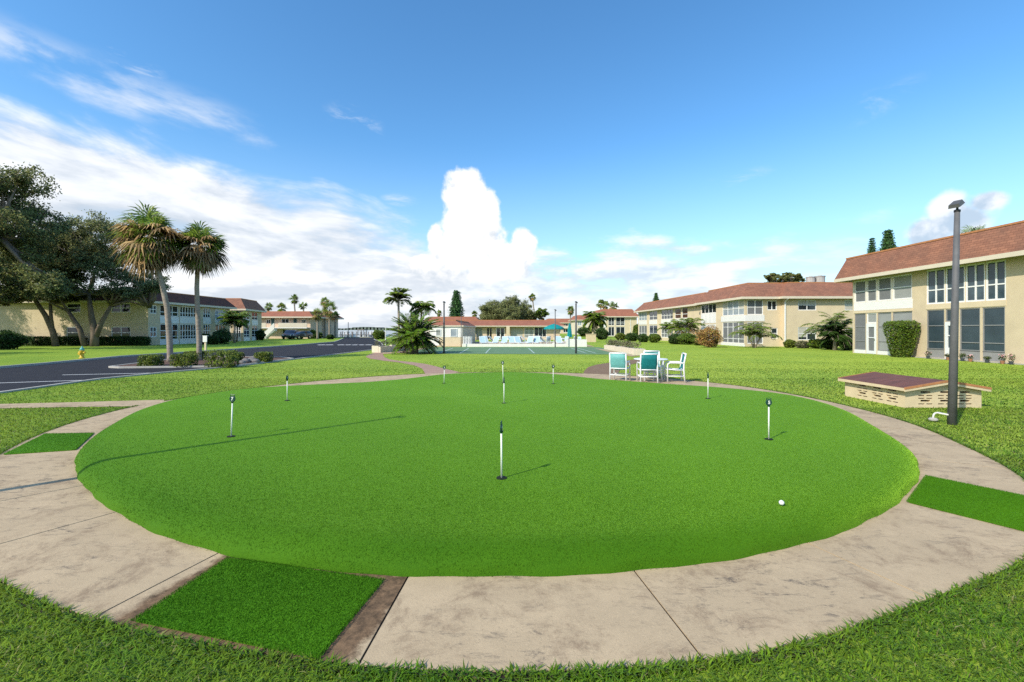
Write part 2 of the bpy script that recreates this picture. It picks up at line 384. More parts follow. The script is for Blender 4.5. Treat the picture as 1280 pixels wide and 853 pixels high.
def water_mat():
    m = bpy.data.materials.new('water'); t, N, L = nt(m); b = bsdf(m); MATS['water'] = m
    b.inputs['Base Color'].default_value = (.13,.20,.21,1); b.inputs['Roughness'].default_value = .18; b.inputs['IOR'].default_value = 1.33
    g = N.new('ShaderNodeNewGeometry'); n = N.new('ShaderNodeTexNoise'); n.inputs['Scale'].default_value = .7; n.inputs['Detail'].default_value = 4
    L.new(g.outputs['Position'], n.inputs['Vector']); bp = N.new('ShaderNodeBump'); bp.inputs['Strength'].default_value = .4; bp.inputs['Distance'].default_value = .3
    L.new(n.outputs['Fac'], bp.inputs['Height']); L.new(bp.outputs[0], b.inputs['Normal'])
water_mat()
M = MATS
# ------------------------------------------------------------------ the putting green and the paths
GC = np.array((-.17, 10.2))
rim_px = [(95,572,.03),(103,602,.03),(140,635,.03),(200,667,.03),(275,691,.03),(350,706,.03),(440,715.5,.03),(520,718.5,.03),(620,719,.03),(720,717.5,.03),
 (800,712,.03),(880,703,.03),(960,690,.03),(1030,672,.03),(1090,648,.03),(1130,620,.03),(1150,585,.03),(1143,562,.12),(1120,545,.15),(1090,528,.15),(1060,511.6,.15),
 (1029,502,.15),(990,493.3,.15),(945,488,.15),(900,484.6,.13),(852,482,.11),(824,480,.10),(780,476,.10),(740,472.3,.10),(713,469,.10),(676,465.5,.11),(640,464.2,.12),(600,464.8,.12),
 (560,466.5,.11),(530,470,.10),(500,474,.10),(456,478.5,.10),(400,482,.10),(365,483.3,.11),(320,485.2,.13),(297,486.8,.14),(260,492,.15),(215,499,.15),(175,510,.15),(140,527,.15),(110,550,.10)]
rim = []
for px, py, z in rim_px:
    x, y = G(px, py, z); rim.append((atan2(y - GC[1], x - GC[0]) % (2*pi), math.hypot(x - GC[0], y - GC[1])))
rim.sort(); rt = np.array([a for a, r in rim]); rr = np.array([r for a, r in rim])
TH = np.linspace(0, 2*pi, 721)[:-1]
RIM = np.interp(TH, rt, rr, period=2*pi)
k = np.hanning(31); k /= k.sum(); RIM = np.convolve(np.concatenate([RIM[-15:], RIM, RIM[:15]]), k, 'valid')
def rim_r(th): return np.interp(np.asarray(th) % (2*pi), TH, RIM, period=2*pi)
def rise(th):     # how high the rolled edge stands above the path
    d = np.abs((np.asarray(th) - pi/2 + pi) % (2*pi) - pi); return np.interp(d, [0, .55, 1.0, 1.6], [.09, .085, .13, .165])
def green_z(x, y):
    dx, dy = np.asarray(x) - GC[0], np.asarray(y) - GC[1]; th = np.arctan2(dy, dx); t = np.clip((rim_r(th) - np.hypot(dx, dy)) / .34, 0, 1)
    far = np.clip((rim_r(th) - np.hypot(dx, dy)) / 6, 0, 1)
    return .022 + rise(th) * np.sqrt(np.clip(1 - (1 - t) ** 2.4, 0, 1)) 
outs_px = [(0,722),(60,752),(120,770),(200,790),(300,808),(400,824),(460,832),(560,836),(700,834),(800,832),(880,824),(960,810),(1040,790),(1120,760),(1180,735),(1280,700)]
oo = []
for px, py in outs_px:
    x, y = G(px, py + 2, .02); oo.append((atan2(y - GC[1], x - GC[0]) % (2*pi), math.hypot(x - GC[0], y - GC[1])))
for px, py in [(3,567),(55,541),(166,508.5),(1280,598),(1200,556),(1140,530),(1060,508)]:
    x, y = G(px, py, .02); oo.append((atan2(y - GC[1], x - GC[0]) % (2*pi), math.hypot(x - GC[0], y - GC[1])))
for a in (25, 60, 90, 120, 155): oo.append((radians(a), 7.95))
oo.sort(); ot = np.array([a for a, r in oo]); orr = np.array([r for a, r in oo])
OUT = np.interp(TH, ot, orr, period=2*pi); OUT = np.convolve(np.concatenate([OUT[-15:], OUT, OUT[:15]]), k, 'valid')
def out_r(th): return np.interp(np.asarray(th) % (2*pi), TH, OUT, period=2*pi)

def pol(r, th): return (GC[0] + r*cos(th), GC[1] + r*sin(th))
joint_px = [(73,660),(200,729),(481,772.5),(834,766),(1089,715)]
jt = []
for px, py in joint_px:
    x, y = G(px, py, .02); jt.append(atan2(y - GC[1], x - GC[0]) % (2*pi))
jt.sort()
a = jt[-1]
step = radians(17)
extra = []
while a + step < jt[0] + 2*pi - radians(8):
    a += step * random.uniform(.9, 1.1); extra.append(a)
joints = jt + extra
mat_joint = jt.index(min(jt, key=lambda q: abs(q - atan2(G(200,729,.02)[1]-GC[1], G(200,729,.02)[0]-GC[0]) % (2*pi))))
path = MB(); brown = MB()
for i, t0 in enumerate(joints):
    t1 = joints[(i + 1) % len(joints)]
    if t1 <= t0: t1 += 2*pi
    n = max(3, int((t1 - t0) / .035)); dst = brown if i == mat_joint else path
    vs = []
    for kk in range(n + 1):
        w = t0 + (t1 - t0) * kk / n; gap = .0065
        ro, ri = float(out_r(w)), float(rim_r(w)) - .12
        sh = gap if kk == 0 else (-gap if kk == n else 0)
        for r, z in ((ri, 0.0), (ri, .020), (ro, .020), (ro, -.02)):
            ww = w + sh / r; p = pol(r, ww); vs.append((p[0], p[1], z))
    fs = []
    for kk in range(n):
        b0 = kk*4
        for q in range(3): fs.append((b0+q, b0+4+q, b0+5+q, b0+1+q))
    fs += [(0,1,2,3), (n*4+3, n*4+2, n*4+1, n*4)]
    dst.raw(vs, fs)
po = path.build('path', M['concrete']); tag(po, kind='structure')
tag(brown.build('path_slab', M['stained_slab']), kind='structure')
# soil under the slab joints and along the slab edges
sb = MB(); N_ = 180
pts = [pol(float(out_r(2*pi*i/N_)) + random.uniform(.025, .075), 2*pi*i/N_) for i in range(N_)]
sb.face([(x, y, .0125) for x, y in pts]); tag(sb.build('soil', M['soil']), kind='structure')

# green mesh
NT = 360; prof = [0, .012, .03, .06, .10, .15, .21, .28, .36, .46, .8, 1.4, 2.4, 4.0, 5.5]
vs = []; ths = np.arange(NT) * 2*pi/NT
wob = .008 * np.sin(ths*37) + .006*np.sin(ths*91+1)
for j, d in enumerate(prof):
    for i, w in enumerate(ths):
        r0 = float(rim_r(w)); r = r0 - d * (r0/7.0) + (wob[i] if j < 2 else 0)
        x, y = pol(r, w); z = .021 if j == 0 else float(green_z(*pol(r0 - d*(r0/7.0), w)))
        vs.append((x, y, z))
vs.append((GC[0], GC[1], .2))
fs = [(j*NT+i, j*NT+(i+1) % NT, (j+1)*NT+(i+1) % NT, (j+1)*NT+i) for j in range(len(prof)-1) for i in range(NT)]
fs += [((len(prof)-1)*NT+i, (len(prof)-1)*NT+(i+1) % NT, len(vs)-1) for i in range(NT)]
g = MB(); g.raw(vs, fs); green = g.build('putting_green', M['turf'], smooth=True)
tag(green, 'big round raised putting green of bright artificial turf ringed by concrete', 'putting green')

def fibres(x, y, z, h, w, name, m, parent):
    n = len(x); a = RNG.uniform(0, 2*pi, n); hh = h * RNG.uniform(.6, 1.2, n)
    lx, ly = RNG.normal(0, .45, n) * hh, RNG.normal(0, .45, n) * hh
    dx, dy = np.cos(a) * w/2, np.sin(a) * w/2
    V = np.zeros((n, 3, 3)); V[:,0] = np.stack([x-dx, y-dy, z-.002], 1); V[:,1] = np.stack([x+dx, y+dy, z-.002], 1); V[:,2] = np.stack([x+lx, y+ly, z+hh], 1)
    o = polys_np(name, V, m, parent); o['kind'] = 'stuff'; return o
# turf pile on the near half of the green, where single tufts show
n = 900000; x = RNG.uniform(-6.8, 6.4, n); y = RNG.uniform(3.1, 10.5, n)
th = np.arctan2(y - GC[1], x - GC[0]); r = np.hypot(x - GC[0], y - GC[1])
keep = (r < rim_r(th) + .004) & (np.abs(x) < y * 1.25 + .4) & (RNG.random(n) < np.clip((4.0 / y) ** 3, .02, 1))
x, y = x[keep], y[keep]
fibres(x, y, green_z(x, y), .012, .0034, 'turf_fibres', M['turf'], green)

# tee mats
def tee_mat(c, label, seed):
    cx = sum(p[0] for p in c)/4; cy = sum(p[1] for p in c)/4
    o = bmesh.new(); vb = [o.verts.new(((p[0]-cx)*.985, (p[1]-cy)*.985, .0)) for p in c]; vt = [o.verts.new(((p[0]-cx)*.985, (p[1]-cy)*.985, .012)) for p in c]
    o.faces.new(vt); o.faces.new(vb[::-1])
    for i in range(4): o.faces.new((vb[i], vb[(i+1) % 4], vt[(i+1) % 4], vt[i]))
    bmesh.ops.recalc_face_normals(o, faces=o.faces)
    bmesh.ops.bevel(o, geom=[e for e in o.edges if abs(e.verts[0].co.z - e.verts[1].co.z) > .01], offset=.012, segments=2, affect='EDGES')
    me = bpy.data.meshes.new('tee_mat'); o.to_mesh(me); o.free()
    ob = link('tee_mat', me, M['turf_mat'], loc=(cx, cy, .022)); tag(ob, label, 'turf mat', 'artificial turf tee mats on the path')
    nn = 52000 if seed < 2 else 12000
    s, t = RNG.uniform(-.008, 1.008, nn), RNG.uniform(-.008, 1.008, nn); c = np.array(c) - np.array((cx, cy))
    q = (c[0][None]*((1-s)*(1-t))[:,None] + c[1][None]*(s*(1-t))[:,None] + c[2][None]*(s*t)[:,None] + c[3][None]*((1-s)*t)[:,None])
    fibres(q[:,0], q[:,1], np.full(nn, .012), .010, .0036, 'mat_fibres', M['turf_mat'], ob)
tee_mat([G(165,774,.04), G(398,821,.04), G(480,723,.04), G(285,695.5,.04)], 'green turf mat with brown stained concrete around it, beside the bottom lawn', 0)
tee_mat([(3.94,4.47),(4.45,3.71),(5.41,4.47),(4.87,5.27)], 'green turf mat on clean concrete, on the lamp post side of the green', 1)
tee_mat([G(3,567.5,.04), G(95,561.5,.04), G(118,540.5,.04), G(56,541.5,.04)], 'green turf mat where the path forks towards the car park', 2)
# dirt around the front mat is the stained slab itself

# ------------------------------------------------------------------ ground, road, court, water
gm = MB(); gm.face([(-500,-80,0),(500,-80,0),(500,700,0),(-10,700,0),(-16,97.5,0),(-500,97.5,0)])
tag(gm.build('ground', M['lawn']), kind='structure')
wm = MB(); wm.face([(-4000,60,-.7),(600,60,-.7),(600,6000,-.7),(-4000,6000,-.7)])
tag(wm.build('water', M['water']), kind='structure')
sw = MB(); sw.box(-120,97.3,-1.2,-15.6,97.8,.12); tag(sw.build('seawall', M['kerb']), 'low concrete sea wall between the road end and the water', 'sea wall')
fs_ = MB(); xs = np.linspace(-2600, -100, 160)
for i in range(159):
    h0 = 9 + 4*sin(i*.37) + random.uniform(-1.5, 1.5)
    fs_.box(xs[i], 2000, -1, xs[i+1]+6, 2100, max(3, h0))
tag(fs_.build('far_shore', M['far_wood']), kind='structure')

road_near = [(-13.6,-30),(-13.9,5),(-14.0,12.2),(-14.4,15.6),(-14.0,17.8),(-12.9,21.3),(-12.6,27.2),(-12.07,33.8),(-11.9,38.4),(-13.2,46),(-17.5,60),(-24,78),(-29.5,96.5)]
road_far = [(-36,96.5),(-31,82),(-27,70),(-24.2,61),(-23.4,47),(-23.8,39),(-24.5,28),(-23.2,22.3),(-22.9,20),(-22.6,10),(-22.6,-30)]
ROAD = road_near + road_far
rm = MB(); rm.face([(x, y, .006) for x, y in ROAD]); tag(rm.build('road', M['asphalt']), kind='structure')
def strip(pts, w, z0, z1, name, m, kind='structure'):
    b = MB(); n = len(pts); L_ = []
    for i, p in enumerate(pts):
        q0 = pts[max(0, i-1)]; q1 = pts[min(n-1, i+1)]; d = np.array((q1[0]-q0[0], q1[1]-q0[1]), float); d /= np.linalg.norm(d); nn = np.array((-d[1], d[0])) * w/2
        L_.append(((p[0]+nn[0], p[1]+nn[1]), (p[0]-nn[0], p[1]-nn[1])))
    for i in range(n-1):
        a0, b0 = L_[i]; a1, b1 = L_[i+1]
        b.hexa([(*b0, z0), (*b1, z0), (*a1, z0), (*a0, z0), (*b0, z1), (*b1, z1), (*a1, z1), (*a0, z1)])
    o = b.build(name, m); tag(o, kind=kind); return o
strip(road_far[1:], .16, 0, .11, 'kerb', M['kerb'])
strip(road_near[1:], .14, 0, .05, 'road_edging', M['kerb'])
mk = MB()
def line(p, q, w=.11):
    d = np.array((q[0]-p[0], q[1]-p[1]), float); d /= np.linalg.norm(d); nn = np.array((-d[1], d[0]))*w/2
    mk.face([(p[0]+nn[0], p[1]+nn[1], .011), (p[0]-nn[0], p[1]-nn[1], .011), (q[0]-nn[0], q[1]-nn[1], .011), (q[0]+nn[0], q[1]+nn[1], .011)])
for pa, pb in (((-40,480.6),(125,475.2)), ((78,469.2),(208,466.4)), ((-40,492),(24,488.6)), ((-60,508),(-10,505))):
    line(G(*pa), G(*pb), .12)
for pxx in (402, 411.5, 427, 435.5, 443.5, 452, 460):
    x0, y0 = G(pxx, 431.4); line((x0-.36, y0-.2), (x0+.36, y0+.2), 1.25)
tag(mk.build('road_markings', M['road_paint']), kind='structure')
# planted island in the car park
ISL = [(-18.3,20.4),(-17.6,20.1),(-13.8,20.7),(-12.95,21.4),(-12.7,26.0),(-14.2,27.5),(-18.6,27.8),(-19.6,26.5)]
im = MB(); im.prism(ISL, 0, .07); tag(im.build('mulch_bed', M['mulch']), kind='structure')
strip(ISL + [ISL[0]], .13, 0, .085, 'island_kerb', M['kerb'])

# shuffleboard court
court = [G(508,442.3), G(800,443.6), G(748,434.4), G(538,434.2)]
cm = MB(); cm.face([(x, y, .012) for x, y in court]); tag(cm.build('court', M['court_green']), kind='structure')
cl = MB()
def cline(p, q, w=.09):
    p, q = G(*p), G(*q); d = np.array((q[0]-p[0], q[1]-p[1]), float); d /= np.linalg.norm(d); nn = np.array((-d[1], d[0]))*w/2
    cl.face([(p[0]+nn[0], p[1]+nn[1], .017), (p[0]-nn[0], p[1]-nn[1], .017), (q[0]-nn[0], q[1]-nn[1], .017), (q[0]+nn[0], q[1]+nn[1], .017)])
for xa, xb in ((607,613),(668,660.5),(733,714),(745,722),(548,566),(575,586)): cline((xa,442),(xb,435.6),.10)
for yy in (441.2, 438.0): cline((550,yy),(735,yy),.08)
tag(cl.build('court_markings', M['court_paint']), kind='structure')
# the other paths
def sheet(pp, z, name, m):
    b = MB(); b.face([(x, y, z) for x, y in pp]); o = b.build(name, m); tag(o, kind='structure'); return o
P_left = [G(*p) for p in [(-60,507),(0,505.6),(100,503.2),(205,500.2),(205,507),(166,508.5),(100,509.3),(0,511.2),(-60,512.5)]]
sheet(P_left, .009, 'side_path', M['concrete'])
P_curve = [G(*p) for p in [(575,465.6),(556,461.4),(545,458.3),(530,455),(515,453),(500,451.6),(487,449.6),(481,447),(479,444),(478,440.5),(470,440.5),(462,443.2),(457,446.2),(462,448.6),(480,451.3),(500,453.6),(518,457.2),(528,461.5),(531,467),(534,473),(555,470)]]
sheet(P_curve, .009, 'curved_path', M['red_concrete'])
P_right = [G(*p) for p in [(728,471),(730,464.5),(735,459.4),(745,456.3),(765,453.2),(790,450),(806,447.2),(803,444.6),(815,445),(822,447.5),(812,451.5),(790,455.5),(776,461),(772,468),(772,476),(745,474)]]
sheet(P_right, .009, 'brown_path', M['brown_concrete'])
P_walk = [G(*p) for p in [(742,435.6),(755,437.2),(793,444.6),(804,444.6),(790,446),(770,442.5)]]
sheet(P_walk, .016, 'court_walk', M['concrete'])
P_crt_l = [G(*p) for p in [(478,443),(512,441),(540,434.2),(534,434),(512,438.8),(478,440.6)]]
sheet(P_crt_l, .016, 'court_path', M['concrete'])
pd = MB(); pd.face([(-9,45.3,.01),(8.4,45.3,.01),(9,64,.01),(-9,64,.01)]); tag(pd.build('pool_deck', M['concrete']), kind='structure')

# ------------------------------------------------------------------ grass blades
def inside(poly, x, y):
    r = np.zeros(len(x), bool); n = len(poly)
    for i in range(n):
        x0, y0 = poly[i]; x1, y1 = poly[(i+1) % n]
        c = ((y0 > y) != (y1 > y)) & (x < (x1-x0) * (y-y0) / ((y1-y0) or 1e-9) + x0); r ^= c
    return r
BARE = [P_left, P_curve, P_right, P_walk, ROAD, ISL, court]
BOXR = (8.72, 9.97, 10.55, 11.85)
def lawn_points(x0, x1, y0, y1, dens):
    n = int((x1-x0)*(y1-y0)*dens); x = RNG.uniform(x0, x1, n); y = RNG.uniform(y0, y1, n)
    k = np.abs(x) < y*1.45 + 3.5
    x, y = x[k], y[k]; th = np.arctan2(y-GC[1], x-GC[0]); r = np.hypot(x-GC[0], y-GC[1])
    k = r > out_r(th) + .012 + .05*RNG.random(len(x))**3
    x, y = x[k], y[k]
    for b in BARE:
        if len(x):
            k = ~inside(b, x, y); x, y = x[k], y[k]
    k = ~((x > BOXR[0]) & (x < BOXR[2]) & (y > BOXR[1]) & (y < BOXR[3])) & (x < 25.0)
    return x[k], y[k]
def blades(x, y, L0, W0, name, lean=.55, comb=None):
    n = len(x); Ln = L0 * RNG.uniform(.55, 1.3, n); Wd = W0 * RNG.uniform(.7, 1.3, n)
    a = RNG.uniform(0, 2*pi, n)
    ln = np.clip(RNG.normal(lean, .28, n), .05, 1.25)                     # lean of the whole blade from upright, radians
    hx, hy = np.cos(a), np.sin(a); sx, sy = -hy*Wd/2, hx*Wd/2
    def pt(t, bend, wf, sgn):
        ang = ln + bend
        X = x + hx*Ln*t*np.sin(ang) + sgn*sx*wf; Y = y + hy*Ln*t*np.sin(ang) + sgn*sy*wf; Z = Ln*t*np.cos(ang)
        return np.stack([X, Y, np.maximum(Z, .002)], 1)
    V = np.stack([pt(0, 0, .8, -1), pt(0, 0, .8, 1), pt(.5, .08, 1, 1), pt(.5, .08, 1, -1), pt(1, .45, 0, 1)], 1).reshape(-1, 3)
    b = np.arange(n)[:, None]*5
    o = polys_np(name, V, M['grass_blade'], F_=[b + np.array([[0,1,2,3]]), b + np.array([[3,2,4]])])
    o['kind'] = 'stuff'; return o
zones = [(-8, 8, 1.0, 3.4, 6000, .058, .0062), (-12, 12, 3.4, 6.2, 2700, .056, .0085), (-14, 18, 6.2, 10, 1200, .044, .011),
         (-15, 25, 10, 16, 420, .038, .016), (-15, 25, 16, 20, 120, .034, .022), (-15, 25, 18, 24, 50, .032, .024), (-15, 25, 20, 32, 18, .03, .026)]
for z in zones:
    x, y = lawn_points(*z[:5]); o = blades(x, y, z[5], z[6], 'grass')
# a shaggy fringe where the lawn meets the paths
nf = 26000; th = RNG.uniform(0, 2*pi, nf); r = out_r(th) + RNG.uniform(.0, .05, nf); x = GC[0] + r*np.cos(th); y = GC[1] + r*np.sin(th)
k = (y > 1.5) & (np.abs(x) < y*1.4+1)
x, y = x[k], y[k]
for b in (P_left, P_curve, P_right):
    k = ~inside(b, x, y); x, y = x[k], y[k]
blades(x, y, .06, .009, 'grass', lean=.5)
# ------------------------------------------------------------------ buildings
class Wall:
    def __init__(s, p0, p1):
        s.p0 = np.array(p0, float); s.p1 = np.array(p1, float); d = s.p1 - s.p0; s.L = float(np.linalg.norm(d)); s.d = d / s.L
        s.n = np.array((s.d[1], -s.d[0]))
    def pt(s, u, d, z):      # d > 0 is in front of the wall
        q = s.p0 + s.d*u + s.n*d; return (q[0], q[1], z)
    def u(s, px):            # where the sight line through column px meets the wall
        k = (px - CX)/F; return float((k*s.p0[1] - s.p0[0]) / (s.d[0] - k*s.d[1]))
    def z(s, px, py):
        q = s.p0 + s.d*s.u(px); return hz(py, q[1])
    def box(s, b, u0, u1, d0, d1, z0, z1):
        c = [s.pt(u0,d1,z0), s.pt(u1,d1,z0), s.pt(u1,d0,z0), s.pt(u0,d0,z0), s.pt(u0,d1,z1), s.pt(u1,d1,z1), s.pt(u1,d0,z1), s.pt(u0,d0,z1)]
        b.hexa(c)
def offset_poly(pts, e):
    n = len(pts); out = []
    for i in range(n):
        a = np.array(pts[i-1], float); b = np.array(pts[i], float); c = np.array(pts[(i+1) % n], float)
        d0 = (b-a)/np.linalg.norm(b-a); d1 = (c-b)/np.linalg.norm(c-b); n0 = np.array((d0[1], -d0[0])); n1 = np.array((d1[1], -d1[0]))
        q = n0 + n1; q /= max(np.dot(q, n0), .3) ; out.append(b + q*e)
    return out
class House:
    def __init__(s, name, label, cat, foot, eave, top, over=.6, back=.35, wall='cream_stucco', roof='shingle', fascia='fascia_cream', group=None, zf=.22):
        s.foot = foot; s.eave = eave; s.walls = [Wall(foot[i], foot[(i+1) % len(foot)]) for i in range(len(foot))]; s.op = [[] for _ in foot]
        s.root = empty(name, (foot[0][0], foot[0][1], 0), label, cat, group); s.wm = M[wall]
        E = offset_poly(foot, over); T = offset_poly(foot, -back) if back >= 0 else offset_poly(foot, -back)
        n = len(foot); b = MB()
        for i in range(n):
            j = (i+1) % n; L_ = float(np.linalg.norm(E[j]-E[i])); sl = math.hypot(over+back, top-eave); k0 = random.random()*5
            m_ = max(1, int(L_/1.0))
            b.face([(*E[i], eave), (*E[j], eave), (*T[j], top), (*T[i], top)], [(k0, 0), (k0+L_, 0), (k0+L_-(over+back), sl), (k0+over+back, sl)])
        b.face([(*q, top) for q in T]); b.face([(*q, eave-.03) for q in reversed(E)])
        s.roof = b.build('roof', M[roof], s.root)
        f = MB(); Eo = offset_poly(foot, over+.02); Ei = offset_poly(foot, over-.10)
        for i in range(n):
            j = (i+1) % n
            f.hexa([(*Eo[i], eave-zf), (*Eo[j], eave-zf), (*Ei[j], eave-zf), (*Ei[i], eave-zf), (*Eo[i], eave+.015), (*Eo[j], eave+.015), (*Ei[j], eave+.015), (*Ei[i], eave+.015)])
        f.build('fascia', M[fascia], s.roof)
        c = MB(); To = offset_poly(T, .05); Ti = offset_poly(T, -.12)
        for i in range(n):
            j = (i+1) % n
            c.hexa([(*To[i], top-.04), (*To[j], top-.04), (*Ti[j], top-.04), (*Ti[i], top-.04), (*To[i], top+.06), (*To[j], top+.06), (*Ti[j], top+.06), (*Ti[i], top+.06)])
        c.build('ridge_cap', M['rust_trim'], s.roof)
    def cut(s, i, u0, u1, z0, z1): s.op[i].append((u0, u1, z0, z1))
    def finish(s, depth=.11):
        b = MB()
        for W, ops in zip(s.walls, s.op):
            us = sorted({0.0, W.L, *[q for o in ops for q in o[:2]]}); zs = sorted({0.0, s.eave-.04, *[q for o in ops for q in o[2:]]})
            us = [u for u in us if -1e-6 <= u <= W.L+1e-6]
            for a, c in zip(us, us[1:]):
                for e, g_ in zip(zs, zs[1:]):
                    mu, mz = (a+c)/2, (e+g_)/2
                    if any(o[0] < mu < o[1] and o[2] < mz < o[3] for o in ops): continue
                    b.face([W.pt(a,0,e), W.pt(c,0,e), W.pt(c,0,g_), W.pt(a,0,g_)])
            for u0, u1, z0, z1 in ops:
                for A, B in (((u0,z0),(u1,z0)), ((u1,z0),(u1,z1)), ((u1,z1),(u0,z1)), ((u0,z1),(u0,z0))):
                    b.face([W.pt(A[0],0,A[1]), W.pt(B[0],0,B[1]), W.pt(B[0],-depth,B[1]), W.pt(A[0],-depth,A[1])])
        s.wall = b.build('wall', s.wm, s.root); return s
    def window(s, i, u0, u1, z0, z1, cols=2, rows=1, pane='glass_dark', frame='white_metal', fw=.05, name='window', rowz=None, label=None, blind=None, cut=True, proud=.0, panes=None):
        if u0 > u1: u0, u1 = u1, u0
        W = s.walls[i]
        if cut: s.cut(i, u0, u1, z0, z1)
        d1 = -.03 + proud; d0 = -.085 + proud
        f = MB(); us = [u0 + (u1-u0)*k/cols for k in range(cols+1)]; zs = rowz if rowz else [z0 + (z1-z0)*k/rows for k in range(rows+1)]
        for k, u in enumerate(us):
            a, c = (u, u+fw) if k == 0 else ((u-fw, u) if k == cols else (u-fw/2, u+fw/2)); W.box(f, a, c, d0, d1, z0, z1)
        for k, z in enumerate(zs):
            a, c = (z, z+fw) if k == 0 else ((z-fw, z) if k == len(zs)-1 else (z-fw*.4, z+fw*.4))
            W.box(f, u0+fw, u1-fw, d0+.002, d1-.004, a, c)
        fo = f.build(name, M[frame], s.root)
        if label: fo['label'] = label
        p = MB(); p.face([W.pt(u0+fw/2, d0+.02, z0+fw/2), W.pt(u1-fw/2, d0+.02, z0+fw/2), W.pt(u1-fw/2, d0+.02, z1-fw/2), W.pt(u0+fw/2, d0+.02, z1-fw/2)])
        p.build('pane', M[pane], fo)
        if blind:
            for k in range(cols):
                q = MB()
                if random.random() < blind:
                    zz = z1 - (z1-z0)*random.uniform(.3, .95); W.box(q, us[k]+fw*.7, us[k+1]-fw*.7, d0+.022, d0+.026, max(zz, z0+fw), z1-fw)
                if q.v: q.build('blind', M['blind'], fo)
        return fo
    def panel(s, i, u0, u1, z0, z1, m, name='panel', d0=-.11, d1=.012, cut=False, parent=None):
        if u0 > u1: u0, u1 = u1, u0
        b = MB(); s.walls[i].box(b, u0, u1, d0, d1, z0, z1); return b.build(name, M[m], parent or s.root)
    def door(s, i, u0, u1, z0, z1, m='door_white', glass='glass_blue', gz=(.35, .9), cut=False):
        if u0 > u1: u0, u1 = u1, u0
        W = s.walls[i]
        if cut: s.cut(i, u0, u1, z0, z1)
        b = MB(); h = z1-z0; a = .16
        W.box(b, u0, u0+a, -.08, .03, z0, z1); W.box(b, u1-a, u1, -.08, .03, z0, z1)
        W.box(b, u0+a, u1-a, -.08, .028, z0, z0+h*gz[0]); W.box(b, u0+a, u1-a, -.08, .028, z0+h*gz[1], z1)
        W.box(b, u0+a, u1-a, -.078, .02, z0+h*(gz[0]*.45+gz[1]*.55)-.03, z0+h*(gz[0]*.45+gz[1]*.55)+.03)
        d = b.build('door', M[m], s.root)
        p = MB(); W.box(p, u0+a, u1-a, -.07, -.02, z0+h*gz[0], z0+h*gz[1]); p.build('pane', M[glass], d)
        hb = MB(); W.box(hb, u1-.12, u1-.06, .03, .09, z0+h*.45, z0+h*.5); hb.build('handle', M['chrome'], d)
        return d
    def downspout(s, i, u, z0=.0):
        W = s.walls[i]; b = MB(); W.box(b, u-.05, u+.05, .01, .10, z0+.05, s.eave-.55)
        e = [W.pt(u, .055, s.eave-.56), W.pt(u, .2, s.eave-.40), W.pt(u, .55, s.eave-.22)]
        b.tube(e, .05, 6); b.build('downspout', M['white_metal'], s.root)

